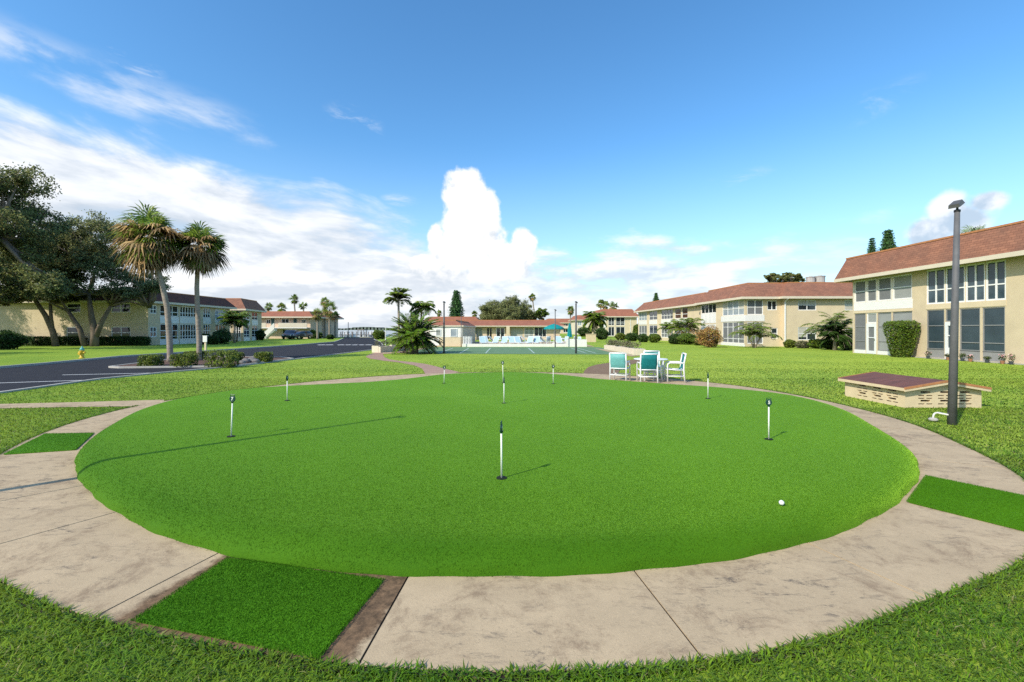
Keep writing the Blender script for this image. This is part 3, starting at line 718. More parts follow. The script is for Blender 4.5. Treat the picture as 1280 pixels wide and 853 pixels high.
# --- near apartment block on the right (facade faces the green)
A = House('apartment_building', 'nearest two storey block on the right, behind the tall lamp post', 'building', [(25.4,33.4),(25.4,11.5),(38,11.5),(38,33.4)], 5.55, 7.05, .8, -.25, 'tan_stucco', group='two storey apartment blocks')
U = A.walls[0].u
def bayA(ua, ub, kind):
    W0 = 0
    if kind == 'enclosed':
        cs = [ua, ua+(ub-ua)*.235, ua+(ub-ua)*.43, ua+(ub-ua)*.68, ub]
        for k_ in range(4):
            A.window(0, cs[k_]+.06, cs[k_+1]-.06, 3.72, 5.3, 1, 2, 'grey_screen' if k_ < 3 else 'pale_shade', fw=.07, name='window')
            A.panel(0, cs[k_]-.0+.002, cs[k_]+.058, 3.7, 5.3, 'white_paint', 'mullion', d1=.02)
        A.panel(0, ua, ub, 3.12, 3.70, 'white_paint', 'spandrel'); A.panel(0, ua, ub, 2.93, 3.11, 'cream_stucco', 'beam', d1=.03)
        for k_ in (0, 2, 3):
            A.window(0, cs[k_]+.05, cs[k_+1]-.05, .28, 2.9, 1, 1, 'pale_shade' if k_ else 'grey_screen', fw=.06, rowz=[.28,.92,1.95,2.9], frame='metal_grey', name='screen')
            A.panel(0, cs[k_]+.05, cs[k_+1]-.05, 0.02, .275, 'white_paint', 'kickboard')
        A.window(0, cs[1]+.05, cs[2]-.05, 2.2, 2.9, 1, 1, 'pale_shade', fw=.06, frame='white_metal', name='transom')
        A.door(0, cs[1]+.05, cs[2]-.05, .03, 2.18, 'door_white', 'grey_screen', (.1,.88), cut=True)
        A.cut(0, ua, ub, 2.93, 3.70)
        for k_ in (0,2,3): A.cut(0, cs[k_]+.05, cs[k_+1]-.05, .02, .28)
    else:
        g3 = [ua, ua+(ub-ua)*.235, ua+(ub-ua)*.53, ub]
        g4 = [ua+.02, ua+(ub-ua)*.215, ua+(ub-ua)*.41, ua+(ub-ua)*.445, ua+(ub-ua)*.73, ua+(ub-ua)*.76, ub-.02]
        for a_, b_ in ((ua+.02, ua+(ub-ua)*.268), (ua+(ub-ua)*.272, ua+(ub-ua)*.528), (ua+(ub-ua)*.532, ua+(ub-ua)*.768), (ua+(ub-ua)*.772, ub-.02)):
            A.window(0, a_, b_, 3.28, 5.36, 2, 1, 'glass_blue', fw=.085, rowz=[3.28, 4.12, 5.36])
        A.panel(0, ua, ub, 2.97, 3.25, 'cream_stucco', 'beam', d1=.02)
        A.window(0, ua+.04, ua+(ub-ua)*.26, .56, 2.93, 1, 1, 'screen_blue', fw=.06, rowz=[.56,1.02,1.97,2.93], frame='metal_grey', name='screen')
        A.panel(0, ua+.04, ua+(ub-ua)*.26, .06, .55, 'kick_panel', 'kickboard', d1=-.03); A.cut(0, ua+.04, ua+(ub-ua)*.26, .06, .56)
        A.window(0, ua+(ub-ua)*.275, ua+(ub-ua)*.44, 2.2, 2.93, 1, 1, 'screen_blue', fw=.06, frame='metal_grey', name='transom')
        A.door(0, ua+(ub-ua)*.275, ua+(ub-ua)*.44, .05, 2.18, 'door_white', 'glass_blue', (.3,.9), cut=True)
        for a_, b_ in ((.46,.71),(.735,.985)):
            A.window(0, ua+(ub-ua)*a_, ua+(ub-ua)*b_, .56, 2.93, 1, 1, 'screen_blue', fw=.06, rowz=[.56,1.02,1.97,2.93], frame='metal_grey', name='screen')
            A.panel(0, ua+(ub-ua)*a_, ua+(ub-ua)*b_, .06, .55, 'kick_panel', 'kickboard', d1=-.03); A.cut(0, ua+(ub-ua)*a_, ua+(ub-ua)*b_, .06, .56)
bayA(.12, U(1141), 'enclosed'); bayA(U(1157.5), U(1258), 'glazed')
bayA(U(1258)+3.4, U(1258)+7.6, 'glazed')
wk = MB(); A.walls[0].box(wk, U(1150), 21.5, .0, .32, .0, .05); wk.build('walk', M['kerb'], A.root)
A.finish()

# --- second block on the right: steps back, one wall faces the camera
B = House('apartment_building', 'second block on the right, with a cream end wall and downspout', 'building',
          [(23.8,56.6),(23.8,45.8),(27.55,45.8),(27.55,45.25),(38,45.25),(38,56.6)], 5.05, 6.55, .55, .75, 'cream_stucco', group='two storey apartment blocks')
u = B.walls[0].u
B.window(0, u(876.5), u(895), 3.7, 4.8, 4, 1, 'glass_dark', fw=.07); B.panel(0, u(876.5), u(895), 2.5, 3.68, 'white_paint', 'spandrel')
for px in (880, 885, 890): B.panel(0, u(px)-.04, u(px)+.04, 2.52, 3.66, 'white_paint', 'batten', d0=.012, d1=.04)
B.panel(0, u(876.5), u(895), 1.75, 2.35, 'white_paint', 'spandrel'); B.door(0, u(877), u(880), .05, 1.75, 'door_white', 'glass_blue', (.4,.9), cut=True)
B.window(0, u(881), u(895), .5, 1.72, 3, 1, 'grey_screen', fw=.06, name='screen')
B.window(0, u(903), u(930), 3.25, 4.85, 4, 1, 'glass_pale', fw=.07, rowz=[3.25,3.95,4.85], blind=.3); B.panel(0, u(901.5), u(931), 2.6, 3.22, 'white_paint', 'spandrel', d1=.03)
B.window(0, u(903), u(930), .28, 2.55, 4, 1, 'grey_screen', fw=.07, rowz=[.28,.75,2.0,2.55], name='screen'); B.panel(0, u(901.5), u(931), .0, .26, 'white_paint', 'kickboard', d1=.03)
u = B.walls[1].u
B.window(1, u(934), u(954), 3.25, 4.8, 2, 2, 'grey_screen', fw=.08); B.panel(1, .0, u(955.5), 2.6, 3.22, 'white_paint', 'spandrel', d1=.03)
B.window(1, u(934), u(954), .28, 2.5, 2, 2, 'grey_screen', fw=.08, name='screen')
B.window(1, u(959), u(971), 3.72, 4.70, 2, 1, 'glass_dark', fw=.08); B.window(1, u(964), u(972), .8, 1.9, 1, 2, 'glass_dark', fw=.07)
u = B.walls[3].u
B.downspout(3, u(981))
for a_, b_ in ((997.5,1020.5),(1056,1079)):
    B.window(3, u(a_), u(b_), 3.68, 4.72, 2, 2, 'glass_dark', fw=.07, blind=.9); B.window(3, u(a_), u(b_), .68, 1.98, 2, 2, 'glass_dark', fw=.07, blind=.9)
for i in (2, 3):
    pass
B.finish()
ac = None
for kx, (px, w, zt) in enumerate(((1013,.95,.95),(1025,1.15,1.05))):
    t = MB(); x = at(px, 49.5); t.box(x-w/2, 49, 6.58, x+w/2, 49+w, 6.62); t.lathe([(w*.46,.04),(w*.46,zt*.9),(w*.5,zt*.9),(w*.5,zt)], 14, (x, 49+w/2, 6.6)); t.lathe([(w*.2,zt),(w*.2,zt+.08)], 8, (x, 49+w/2, 6.6))
    o = t.build('air_conditioner', M['ac_metal'], org=(x, 49, 6.6)); o.location = (x, 49, 6.6)
    tag(o, ['smaller grey rooftop air conditioner on the second block', 'bigger grey rooftop air conditioner on the second block'][kx], 'air conditioner', 'rooftop air conditioners')

# --- third block: porches behind palms
C_ = House('apartment_building', 'third block on the right, half hidden by palms and bushes', 'building', [(23.1,82),(24.35,57.4),(37,57.4),(37,82)], 5.05, 6.5, .6, .75, 'cream_stucco', group='two storey apartment blocks')
u = C_.walls[0].u
for a_, b_, n_, pu, pl in ((798.5,808.5,3,'glass_pale','grey_screen'),(811.5,821.5,2,'glass_dark','glass_dark'),(826.5,841,4,'glass_dark','grey_screen'),(843.5,851,1,'glass_warm','grey_screen'),(852.5,859.5,1,'glass_warm','grey_screen')):
    C_.window(0, u(a_), u(b_), 3.3, 4.8, n_, 1, pu, fw=.08, rowz=[3.3,3.9,4.8]); C_.window(0, u(a_), u(b_), .5, 2.45, n_, 1, pl, fw=.08, rowz=[.5,1.1,2.45], name='screen')
    C_.panel(0, u(a_)+.0, u(b_), 2.6, 3.25, 'white_paint', 'spandrel', d1=.03)
C_.finish()
# --- fourth block, corner towards the camera
D_ = House('apartment_building', 'block with open railed porches, beside a beige wall with a downspout', 'building', [(21.9,112),(31.2,112),(31.2,126),(21.9,126)], 5.0, 6.8, .6, .9, 'cream_stucco', 'red_tile', group='two storey apartment blocks')
u = D_.walls[0].u
D_.window(0, u(750), u(757), 3.1, 4.7, 2, 2, 'glass_pale', fw=.09); D_.window(0, u(750), u(757), .6, 2.2, 2, 2, 'glass_dark', fw=.09)
D_.panel(0, u(749.5), u(758), 2.3, 3.05, 'white_paint', 'spandrel', d1=.03)
for a_, b_ in ((760.5,768),(770,781)):
    D_.window(0, u(a_), u(b_), 2.75, 4.85, 2, 1, 'glass_dark', fw=.09, rowz=[2.75,3.3,3.6,4.85], name='porch'); D_.window(0, u(a_), u(b_), .1, 2.4, 2, 1, 'glass_dark', fw=.09, name='porch')
D_.downspout(0, u(788)); D_.finish()
E_ = House('apartment_building', 'far white block behind the palm to the right of the pool', 'building', [(21.3,150),(40,150),(40,165),(21.3,165)], 4.95, 6.5, .6, 1.0, 'pale_stucco', 'red_tile', group='two storey apartment blocks')
u = E_.walls[0].u
for a_, b_ in ((722,727),(729,734),(737,742),(744,748)):
    E_.window(0, u(a_), u(b_), 3.0, 4.5, 2, 1, 'glass_pale' if a_ < 730 else 'glass_dark', fw=.12); E_.window(0, u(a_), u(b_), .4, 2.2, 2, 1, 'glass_dark', fw=.12)
E_.finish()
F_b = House('apartment_building', 'farthest pinkish block behind the open teal umbrella', 'building', [(14.6,190),(29,190),(29,205),(14.6,205)], 4.6, 6.3, .7, 1.0, 'peach_stucco', 'red_tile', group='two storey apartment blocks')
u = F_b.walls[0].u
for a_, b_ in ((688,694),(697,701),(704,710),(713,718)):
    F_b.window(0, u(a_), u(b_), 3.0, 4.2, 2, 1, 'glass_dark', fw=.14); F_b.window(0, u(a_), u(b_), .4, 2.0, 2, 1, 'glass_dark', fw=.14)
F_b.panel(0, .3, 14, 2.2, 2.9, 'pale_stucco', 'balcony', d0=.0, d1=.7); F_b.finish()

# --- left side
L1 = House('apartment_building', 'shaded tan block behind the oaks, on the left across the road', 'building', [(-56.2,49),(-39.8,49),(-39.8,63.2),(-56.2,63.2)], 4.85, 6.05, .6, .4, 'tan_stucco', 'dark_shingle', group='two storey apartment blocks')
u = L1.walls[0].u
for a_, b_, n_ in ((83,101,1),(139,163,2)):
    L1.window(0, u(a_), u(b_), .75, 2.05, n_, 2, 'glass_dark', fw=.08); L1.window(0, u(a_), u(b_), 3.6, 4.6, n_, 2, 'glass_dark', fw=.08)
u = L1.walls[1].u
L1.window(1, u(187.5), u(196), .9, 2.05, 2, 2, 'glass_blue', fw=.09); L1.window(1, u(187.5), u(196), 3.5, 4.45, 2, 2, 'glass_blue', fw=.09)
def porch(Hs, i, a_, b_, n_, lo='glass_dark', up='glass_dark', door=False):
    u = Hs.walls[i].u; ua, ub = u(a_), u(b_)
    Hs.panel(i, ua-.05, ub+.05, 2.45, 3.2, 'white_paint', 'spandrel', d1=.04)
    Hs.window(i, ua, ub, 3.25, 4.55, n_, 1, up, fw=.09, rowz=[3.25,3.75,4.55]); Hs.window(i, ua, ub, .55, 2.4, n_, 1, lo, fw=.09, rowz=[.55,.95,1.6,2.4], name='screen')
    Hs.panel(i, ua-.05, ub+.05, .0, .5, 'white_paint', 'kickboard', d1=.04)
porch(L1, 1, 200, 223, 3); porch(L1, 1, 225, 245, 6); porch(L1, 1, 254, 263, 3); porch(L1, 1, 269, 282, 3, up='glass_pale')
L1.finish()
L1b = House('apartment_building', 'shaded block stepping forward past the shaded tan block on the left', 'building', [(-53,67),(-40.2,67),(-41.7,74.6),(-53,74.6)], 4.8, 6.4, .6, .6, 'tan_stucco', 'shingle', group='two storey apartment blocks')
porch(L1b, 0, 284.5, 288, 1); porch(L1b, 0, 292, 301, 3); porch(L1b, 1, 305, 312, 2); porch(L1b, 1, 315, 322, 2, up='glass_dark'); L1b.finish()
L0 = House('apartment_building', 'pale block with white railings at the far left edge', 'building', [(-75,52),(-57.4,52),(-57.4,62),(-75,62)], 4.85, 6.05, .6, .4, 'tan_stucco', 'dark_shingle', group='two storey apartment blocks')
u = L0.walls[0].u
L0.window(0, u(-30), u(2), .6, 2.2, 4, 1, 'grey_screen', fw=.08); L0.window(0, u(4), u(17), .3, 2.3, 3, 1, 'glass_dark', fw=.08); L0.window(0, u(4), u(17), 3.2, 4.6, 3, 1, 'pale_shade', fw=.08)
L0.panel(0, u(-30), u(18), 2.5, 2.62, 'white_paint', 'balcony_slab', d0=0, d1=1.2)
rb = MB(); W = L0.walls[0]
for q in np.arange(u(-30), u(18), .14): W.box(rb, q, q+.04, 1.12, 1.16, 2.62, 3.5)
W.box(rb, u(-30), u(18), 1.1, 1.18, 3.5, 3.56); rb.build('railing', M['white_metal'], L0.root); L0.finish()

L2 = House('apartment_building', 'sunlit peach block with white outside stairs, at the end of the road', 'building', [(at(326,85),85),(at(388,85),85),(at(388,85)+.6,97),(at(326,85),97)], 4.15, 5.15, .9, .4, 'peach_stucco', 'red_tile', group='two storey apartment blocks')
u = L2.walls[0].u
for a_, b_, z0, z1 in ((352,361,2.95,3.75),(377.5,382,2.75,3.6),(328,333,.8,1.6),(353,361,.9,1.75),(377.5,382,.75,1.6),(333,338,2.9,3.6)):
    L2.window(0, u(a_), u(b_), z0, z1, 2, 1, 'glass_dark', fw=.07)
for a_, z0 in ((341,2.2),(369,2.2),(369,.05)): L2.door(0, u(a_-2), u(a_+2), z0, z0+1.65, 'door_teal', 'glass_blue', (.5,.9), cut=True)
L2.panel(0, .0, L2.walls[0].L-.1, 1.95, 2.12, 'white_paint', 'balcony_slab', d0=.0, d1=1.3)
L2.panel(0, .0, u(337), 2.122, 2.95, 'pale_stucco', 'balcony_wall', d0=1.16, d1=1.28); L2.panel(0, u(352), L2.walls[0].L-.1, 2.122, 2.95, 'pale_stucco', 'balcony_wall', d0=1.16, d1=1.28)
st = MB(); W = L2.walls[0]; n_ = 11
for k_ in range(n_):
    ua = u(337) + (u(351)-u(337)) * (k_/n_); ub = u(337) + (u(351)-u(337)) * ((k_+1)/n_); W.box(st, ua, ub, 1.35, 2.3, .0 if k_ < 3 else .17*k_-.25, .185*(k_+1))
st.build('staircase', M['wall_white'], L2.root)
sr = MB()
for k_ in range(n_):
    ua = u(337) + (u(351)-u(337)) * (k_/n_); ub = u(337) + (u(351)-u(337)) * ((k_+1)/n_); W.box(sr, ua, ub, 2.3, 2.38, .185*k_-.12 if k_ else 0, .185*(k_+1)+.85)
sr.build('stair_wall', M['wall_white'], L2.root)
L2.finish()

# --- clubhouse by the pool, and its wing
K = House('clubhouse', 'long low clubhouse with a red tile roof behind the swimming pool', 'building', [(-10.2,75),(8.0,75),(8.0,88),(-10.2,88)], 2.35, 3.3, 1.0, .9, 'peach_stucco', 'red_tile', zf=.14)
u = K.walls[0].u
K.window(0, u(608), u(615.5), .0, 2.1, 2, 1, 'glass_dark', 'cream_stucco', .12, name='door'); K.window(0, u(620), u(631), .0, 2.1, 2, 1, 'glass_dark', fw=.13, name='door')
K.window(0, u(638), u(654), .5, 2.1, 1, 1, 'blind', 'cream_stucco', .1); K.window(0, u(655.5), u(667), .3, 2.1, 2, 3, 'pale_shade', fw=.08); K.window(0, u(668), u(683), .5, 2.1, 3, 1, 'glass_dark', fw=.07)
K.window(0, u(594), u(603), .4, 2.1, 2, 1, 'pale_shade', 'cream_stucco', .08)
cb = MB()
for px in (592, 635): cb.box(at(px,74.2)-.28, 73.9, 0, at(px,74.2)+.28, 74.4, 2.2)
cb.build('column', M['cream_stucco'], K.root); K.finish()
KW = House('pool_house', 'beige and white pool house with a tiled lean roof, left of the pool', 'building', [(-8.45,46),(-5.1,46),(-5.1,62),(-8.45,62)], 2.15, 2.7, .12, .8, 'cream_stucco', 'red_tile', zf=.12)
u = KW.walls[0].u
KW.panel(0, .02, KW.walls[0].L-.02, .95, 2.0, 'wall_white', 'upper_wall', d0=-.1, d1=.015, cut=False)
KW.window(0, u(545), u(551), 1.1, 1.78, 1, 1, 'pale_shade', fw=.05, proud=.1, cut=False); KW.window(0, u(563), u(571.5), 1.02, 1.82, 1, 1, 'glass_pale', fw=.05, proud=.1, cut=False)
KW.panel(0, u(538), u(549), .1, .82, 'wall_white', 'gate', d0=.0, d1=.03); KW.finish()
K2 = House('apartment_building', 'red roofed block behind the pool house, below the dark conifer', 'building', [(at(531,110),110),(at(598,110),110),(at(598,110),122),(at(531,110),122)], 3.7, 4.85, .6, .8, 'pale_stucco', 'red_tile', group='two storey apartment blocks')
u = K2.walls[0].u
for a_, b_ in ((546,552),(559,563),(565,567),(569,572),(585,592)): K2.window(0, u(a_), u(b_), 2.4, 3.3, 2, 1, 'glass_dark', fw=.1)
K2.finish()

pw = MB(); pw.box(at(578,45.2), 45.0, 0, at(707,45.2), 45.22, .30); pw.box(at(707,45.2), 44.96, 0, at(733,45.2), 45.24, .74)
tag(pw.build('pool_wall', M['wall_white']), 'low white wall along the front of the pool deck', 'wall')
pg = MB()
for q in np.arange(at(579,45.4), at(590,45.4), .16): pg.box(q, 45.4, .05, q+.09, 45.44, 1.05)
pg.box(at(579,45.4), 45.45, .85, at(590,45.4), 45.5, .93); pg.box(at(579,45.4), 45.45, .25, at(590,45.4), 45.5, .33)
tag(pg.build('picket_gate', M['white_paint']), 'white picket gate beside the pool house corner', 'gate')
bw = MB(); bw.box(at(734,62), 62, 0, at(745,62), 63.2, 1.05); bw.box(at(734,62)-.05, 61.95, 1.05, at(745,62)+.05, 63.25, 1.12)
tag(bw.build('pump_enclosure', M['box_cream']), 'small beige enclosure on the lawn right of the pool wall', 'enclosure')
# ------------------------------------------------------------------ things on and near the green
def digit_mesh(ch, size):
    cu = bpy.data.curves.new('number', 'FONT'); cu.body = ch; cu.size = size; cu.align_x = 'CENTER'; cu.align_y = 'CENTER'; cu.extrude = .0015; cu.offset = .0025
    o = bpy.data.objects.new('number', cu); COL.objects.link(o)
    dg = bpy.context.evaluated_depsgraph_get(); dg.update(); me = bpy.data.meshes.new_from_object(o.evaluated_get(dg)); bpy.data.objects.remove(o); return me
def flag(px, py, pt, rz, num, label, tilt=(0, 0)):
    Y = (H - .17) * F / (py - HY); x = at(px, Y)
    for _ in range(3):
        z = float(green_z(x, Y)); Y = (H - z) * F / (py - HY); x = at(px, Y)
    hgt = (py - pt) / F * Y
    r = empty('hole_marker', (x, Y, z), label, 'golf flag', 'hole markers on the putting green')
    r.rotation_euler = (tilt[0], tilt[1], rz)
    m = MB(); m.tube([(0,0,-.01),(0,0,hgt-.115)], .0095, 10); m.build('stick', M['flag_white'], r, True, org=(0,0,0))
    c = MB(); c.lathe([(.056,-.012),(.056,.006),(.053,.0085),(.0,.0085)], 24); c.build('cup', M['cup_dark'], r, True, org=(0,0,0))  # flat near-black disc, the shade inside the hole put into its colour
    # round plate with a thick rim, a pointed foot and a ring at the top
    d = MB(); zc = hgt - .066; n = 28
    def disc(rad, y0, y1):
        vs = [(rad*cos(2*pi*i/n), y, zc + rad*sin(2*pi*i/n)) for y in (y0, y1) for i in range(n)]
        d.raw(vs, [tuple(range(n)), tuple(range(2*n-1, n-1, -1))] + [(i, n+i, n+(i+1) % n, (i+1) % n) for i in range(n)])
    disc(.034, -.006, .006)
    d.tube([(.038*cos(2*pi*i/24), 0, zc+.038*sin(2*pi*i/24)) for i in range(25)], .0085, 8, False)
    d.tube([(0,0,zc-.035),(0,0,zc-.062)], [.022,.0115], 10)
    d.tube([(-.030,0,zc+.030),(-.033,0,zc+.062)], .0045, 6); d.tube([(.030,0,zc+.030),(.033,0,zc+.062)], .0045, 6)
    d.tube([(-.033,0,zc+.062),(.033,0,zc+.062)], .0035, 6)
    h = d.build('number_plate', M['flag_green'], r, org=(0,0,0))
    if num:
        me = digit_mesh(num, .062); o = link('number', me, M['flag_white'], h); o.rotation_euler = (pi/2, 0, 0); o.location = (0, -.0085, zc)
    return r
flag(627, 598, 526, radians(83), '4', 'hole marker standing alone nearest the middle front of the green, its plate edge-on', (0, radians(-2.2)))
flag(289, 546, 493, radians(-6), '7', 'hole marker with a white 7 near the road side of the green', (0, radians(2.2)))
flag(359, 501, 469, radians(86), '6', 'hole marker edge-on at the back rim on the road side, before the concrete path')
flag(555, 479.5, 457, radians(8), '2', 'hole marker at the far rim in front of the curved red path', (0, radians(1.5)))
flag(629, 479, 451, radians(-4), '3', 'farthest hole marker, its round plate facing front above the edge-on one', (0, radians(-1.5)))
flag(630, 504.5, 471.5, radians(80), '1', 'hole marker edge-on in the middle of the green, between two others in line')
flag(691.5, 480, 455.5, radians(5), '9', 'hole marker with open round plate at the far rim left of the brown path')
flag(885, 498.5, 466, radians(84), '8', 'hole marker edge-on at the back rim to the right of the white table')
flag(961, 549.5, 497.5, radians(2), '5', 'hole marker with a white 5 on the lamp post side of the green')

bx, by = G(977, 632, .19); bz = float(green_z(bx, by))
bb = MB(); bb.lathe([(.0005 + .0214*sin(pi*i/14), .0214 - .0214*cos(pi*i/14)) for i in range(15)], 24); o = bb.build('golf_ball', M['ball_white'], None, True); o.location = (bx, by, bz+.006)
tag(o, 'white golf ball lying alone on the front right of the putting green', 'golf ball')

def lamp(name, x, y, h, r0, r1, label, head_dir, tilt=0.0, group='floodlight poles'):
    r = empty(name, (x, y, 0), label, 'lamp post', group); r.rotation_euler = (0, tilt, 0)
    m = MB(); m.tube([(0,0,-.05),(0,0,h*.5),(0,0,h)], [r0,(r0+r1)/2,r1], 16); m.build('pole', M['dark_pole'], r, True, org=(0,0,0))
    q = MB(); q.lathe([(r1+.008,h-.02),(r1+.008,h+.015),(.02,h+.03)], 14); q.tube([(0,0,h),(0,0,h+.09)], .018, 8)
    q.build('pole_cap', M['black_metal'], r, org=(0,0,0))
    ca, sa = cos(head_dir), sin(head_dir); k_ = MB()
    def T(u, v, w): # u forward, tilted down
        u, v, w = u*.8, v*.62, w*.9
        uu = u*.86 + w*.5; ww = -u*.5 + w*.86; return (ca*uu - sa*v, sa*uu + ca*v, h+.14+ww)
    k_.hexa([T(-.07,-.13,-.04), T(.17,-.14,-.04), T(.17,.14,-.04), T(-.07,.13,-.04), T(-.05,-.10,.05), T(.15,-.12,.03), T(.15,.12,.03), T(-.05,.10,.05)])
    k_.tube([T(-.02,-.10,-.03), (0,0,h+.08), T(-.02,.10,-.03)], .012, 6)
    hd = k_.build('lamp_head', M['head_grey'], r, org=(0,0,0))
    gl = MB(); gl.hexa([T(-.05,-.115,-.047), T(.15,-.12,-.047), T(.15,.12,-.047), T(-.05,.115,-.047), T(-.05,-.115,-.0405), T(.15,-.12,-.0405), T(.15,.12,-.0405), T(-.05,.115,-.0405)])
    gl.build('lens', M['lamp_glass'], hd, org=(0,0,0)); return r
lx, ly = G(1190, 531)
lamp('lamp_post', lx, ly, 3.93, .070, .040, 'tall dark tapered lamp post beside the path, in front of the nearest block', radians(200), radians(1.4), 'lamp posts by the putting green')
lamp('lamp_post', -7.97, 2.53, 6.5, .07, .035, 'lamp post beside the path on the road side, whose long shadow crosses the green', radians(20), 0, 'lamp posts by the putting green')
for px, py, pt, r_, lab in ((555,442,377,.075,'dark floodlight pole at the near corner of the court by the big cycad'),(576.5,434,391,.04,'thin grey floodlight pole against the corner of the pool house'),
                      (694,434.5,387,.055,'floodlight pole in front of the open teal umbrella'),(720,442.3,377,.075,'dark floodlight pole at the near court corner by the closed umbrella')):
    x, y = G(px, py); lamp('lamp_post', x, y, (py-pt)/F*y - .18, r_, r_*.75, lab, radians(-60))

# electrical conduit beside the tall lamp post
cx_, cy_ = G(1166.5, 527.5); pm = MB()
pth = [(0,0,0),(0,0,.10),(.012,0,.14),(.04,0,.165),(.09,.005,.175),(lx-cx_-.06, ly-cy_, .178)]
pm.tube(pth, .016, 10); pm.build  # noqa
cr = empty('conduit', (cx_, cy_, 0), 'grey pipe bending from the lawn into the foot of the tall lamp post', 'pipe')
pm.build('pipe', M['pipe_grey'], cr, True, org=(0,0,0)); pf = MB(); pf.lathe([(.07,.03),(.075,.055),(.05,.075),(.03,.08)], 14); pf.build('footing', M['kerb'], cr, org=(0,0,0))

# low vented block box with a shallow gabled roof
bxr = empty('pump_box', (8.77, 10.0, 0), 'low cream vented block box with a shallow red brown roof on the lawn', 'pump box')
x0, x1, y0, y1, hw = 8.77, 10.48, 10.0, 11.80, .385
class FW(Wall): pass
wb = MB(); vd = MB()
for (p0, p1, offs) in (((x0,y1),(x0,y0),(.42,.88,1.30)), ((x0,y0),(x1,y0),(.30,.74,1.18)), ((x1,y0),(x1,y1),(.3,.8,1.2)), ((x1,y1),(x0,y1),(.3,.74,1.2))):
    W = Wall(p0, p1); ops = []
    for o in offs:
        for zz, full in ((.075,0),(.135,2),(.20,0),(.262,0),(.328,2)):
            if full == 2: ops.append((o+.05, o+.27, zz, zz+.042))
            else: ops += [(o, o+.14, zz, zz+.022), (o+.18, o+.32, zz, zz+.022)]
    us = sorted({0, W.L, *[q for o in ops for q in o[:2]]}); zs = sorted({0, hw, *[q for o in ops for q in o[2:]]})
    for a, c in zip(us, us[1:]):
        for e, g_ in zip(zs, zs[1:]):
            if any(o[0] < (a+c)/2 < o[1] and o[2] < (e+g_)/2 < o[3] for o in ops): continue
            wb.face([W.pt(a,0,e), W.pt(c,0,e), W.pt(c,0,g_), W.pt(a,0,g_)])
    for u0, u1, z0, z1 in ops:
        for A_, B_ in (((u0,z0),(u1,z0)), ((u1,z0),(u1,z1)), ((u1,z1),(u0,z1)), ((u0,z1),(u0,z0))):
            wb.face([W.pt(A_[0],0,A_[1]), W.pt(B_[0],0,B_[1]), W.pt(B_[0],-.12,B_[1]), W.pt(A_[0],-.12,A_[1])])
xm = (x0+x1)/2
for yy in (y0, y1): wb.face([(x0, yy, hw), (x1, yy, hw), (xm, yy, hw+.19)])
wb.build('vent_wall', M['box_cream'], bxr)
vd.box(x0+.125, y0+.125, .0, x1-.125, y1-.125, hw-.01); vd.build('inner_wall', M['vent_dark'], bxr)  # near-black box added inside, its colour stands for shade behind the slots
rf = MB(); e = .10; zt = hw+.215; ze = hw+.055
for sx, xa in ((-1, x0-e), (1, x1+e)):
    q = [(xa, y0-e, ze), (xm, y0-e, zt), (xm, y1+e, zt), (xa, y1+e, ze)]; t_ = .022
    rf.hexa([*(q if sx < 0 else q), *[(p[0], p[1], p[2]+t_) for p in q]])
rfo = rf.build('roof', M['shingle'], bxr); rfo.data.materials.clear(); rfo.data.materials.append(mat('worn_roof', (.105,.05,.04), .8, .3, 3.5, .4, 40, stretch=(.5,4,1), col2=(.21,.085,.062)))
fa = MB()
for sx in (-1, 1):
    xa = x0-e-.012 if sx < 0 else x1+e
    fa.box(xa, y0-e, ze-.055, xa+.012, y1+e, ze+.012)
for yy in (y0-e-.014, y1+e):
    for xa in (x0-e, x1+e):
        fa.hexa([(min(xa,xm), yy, (ze if xa < xm else zt)-.07), (max(xa,xm), yy, (zt if xa < xm else ze)-.07), (max(xa,xm), yy+.014, (zt if xa < xm else ze)-.07), (min(xa,xm), yy+.014, (ze if xa < xm else zt)-.07),
                 (min(xa,xm), yy, (ze if xa < xm else zt)-.02), (max(xa,xm), yy, (zt if xa < xm else ze)-.02), (max(xa,xm), yy+.014, (zt if xa < xm else ze)-.02), (min(xa,xm), yy+.014, (ze if xa < xm else zt)-.02)])
fa.build('fascia', M['box_cream'], rfo)
tr = MB()
for yy in (y0-e-.02, y1+e+.002):
    for xa in (x0-e, x1+e):
        zl, zr_ = (ze, zt) if xa < xm else (zt, ze)
        tr.hexa([(min(xa,xm), yy, zl-.02), (max(xa,xm), yy, zr_-.02), (max(xa,xm), yy+.02, zr_-.02), (min(xa,xm), yy+.02, zl-.02), (min(xa,xm), yy, zl+.03), (max(xa,xm), yy, zr_+.03), (max(xa,xm), yy+.02, zr_+.03), (min(xa,xm), yy+.02, zl+.03)])
tr.build('edge_board', M['rust_trim'], rfo)

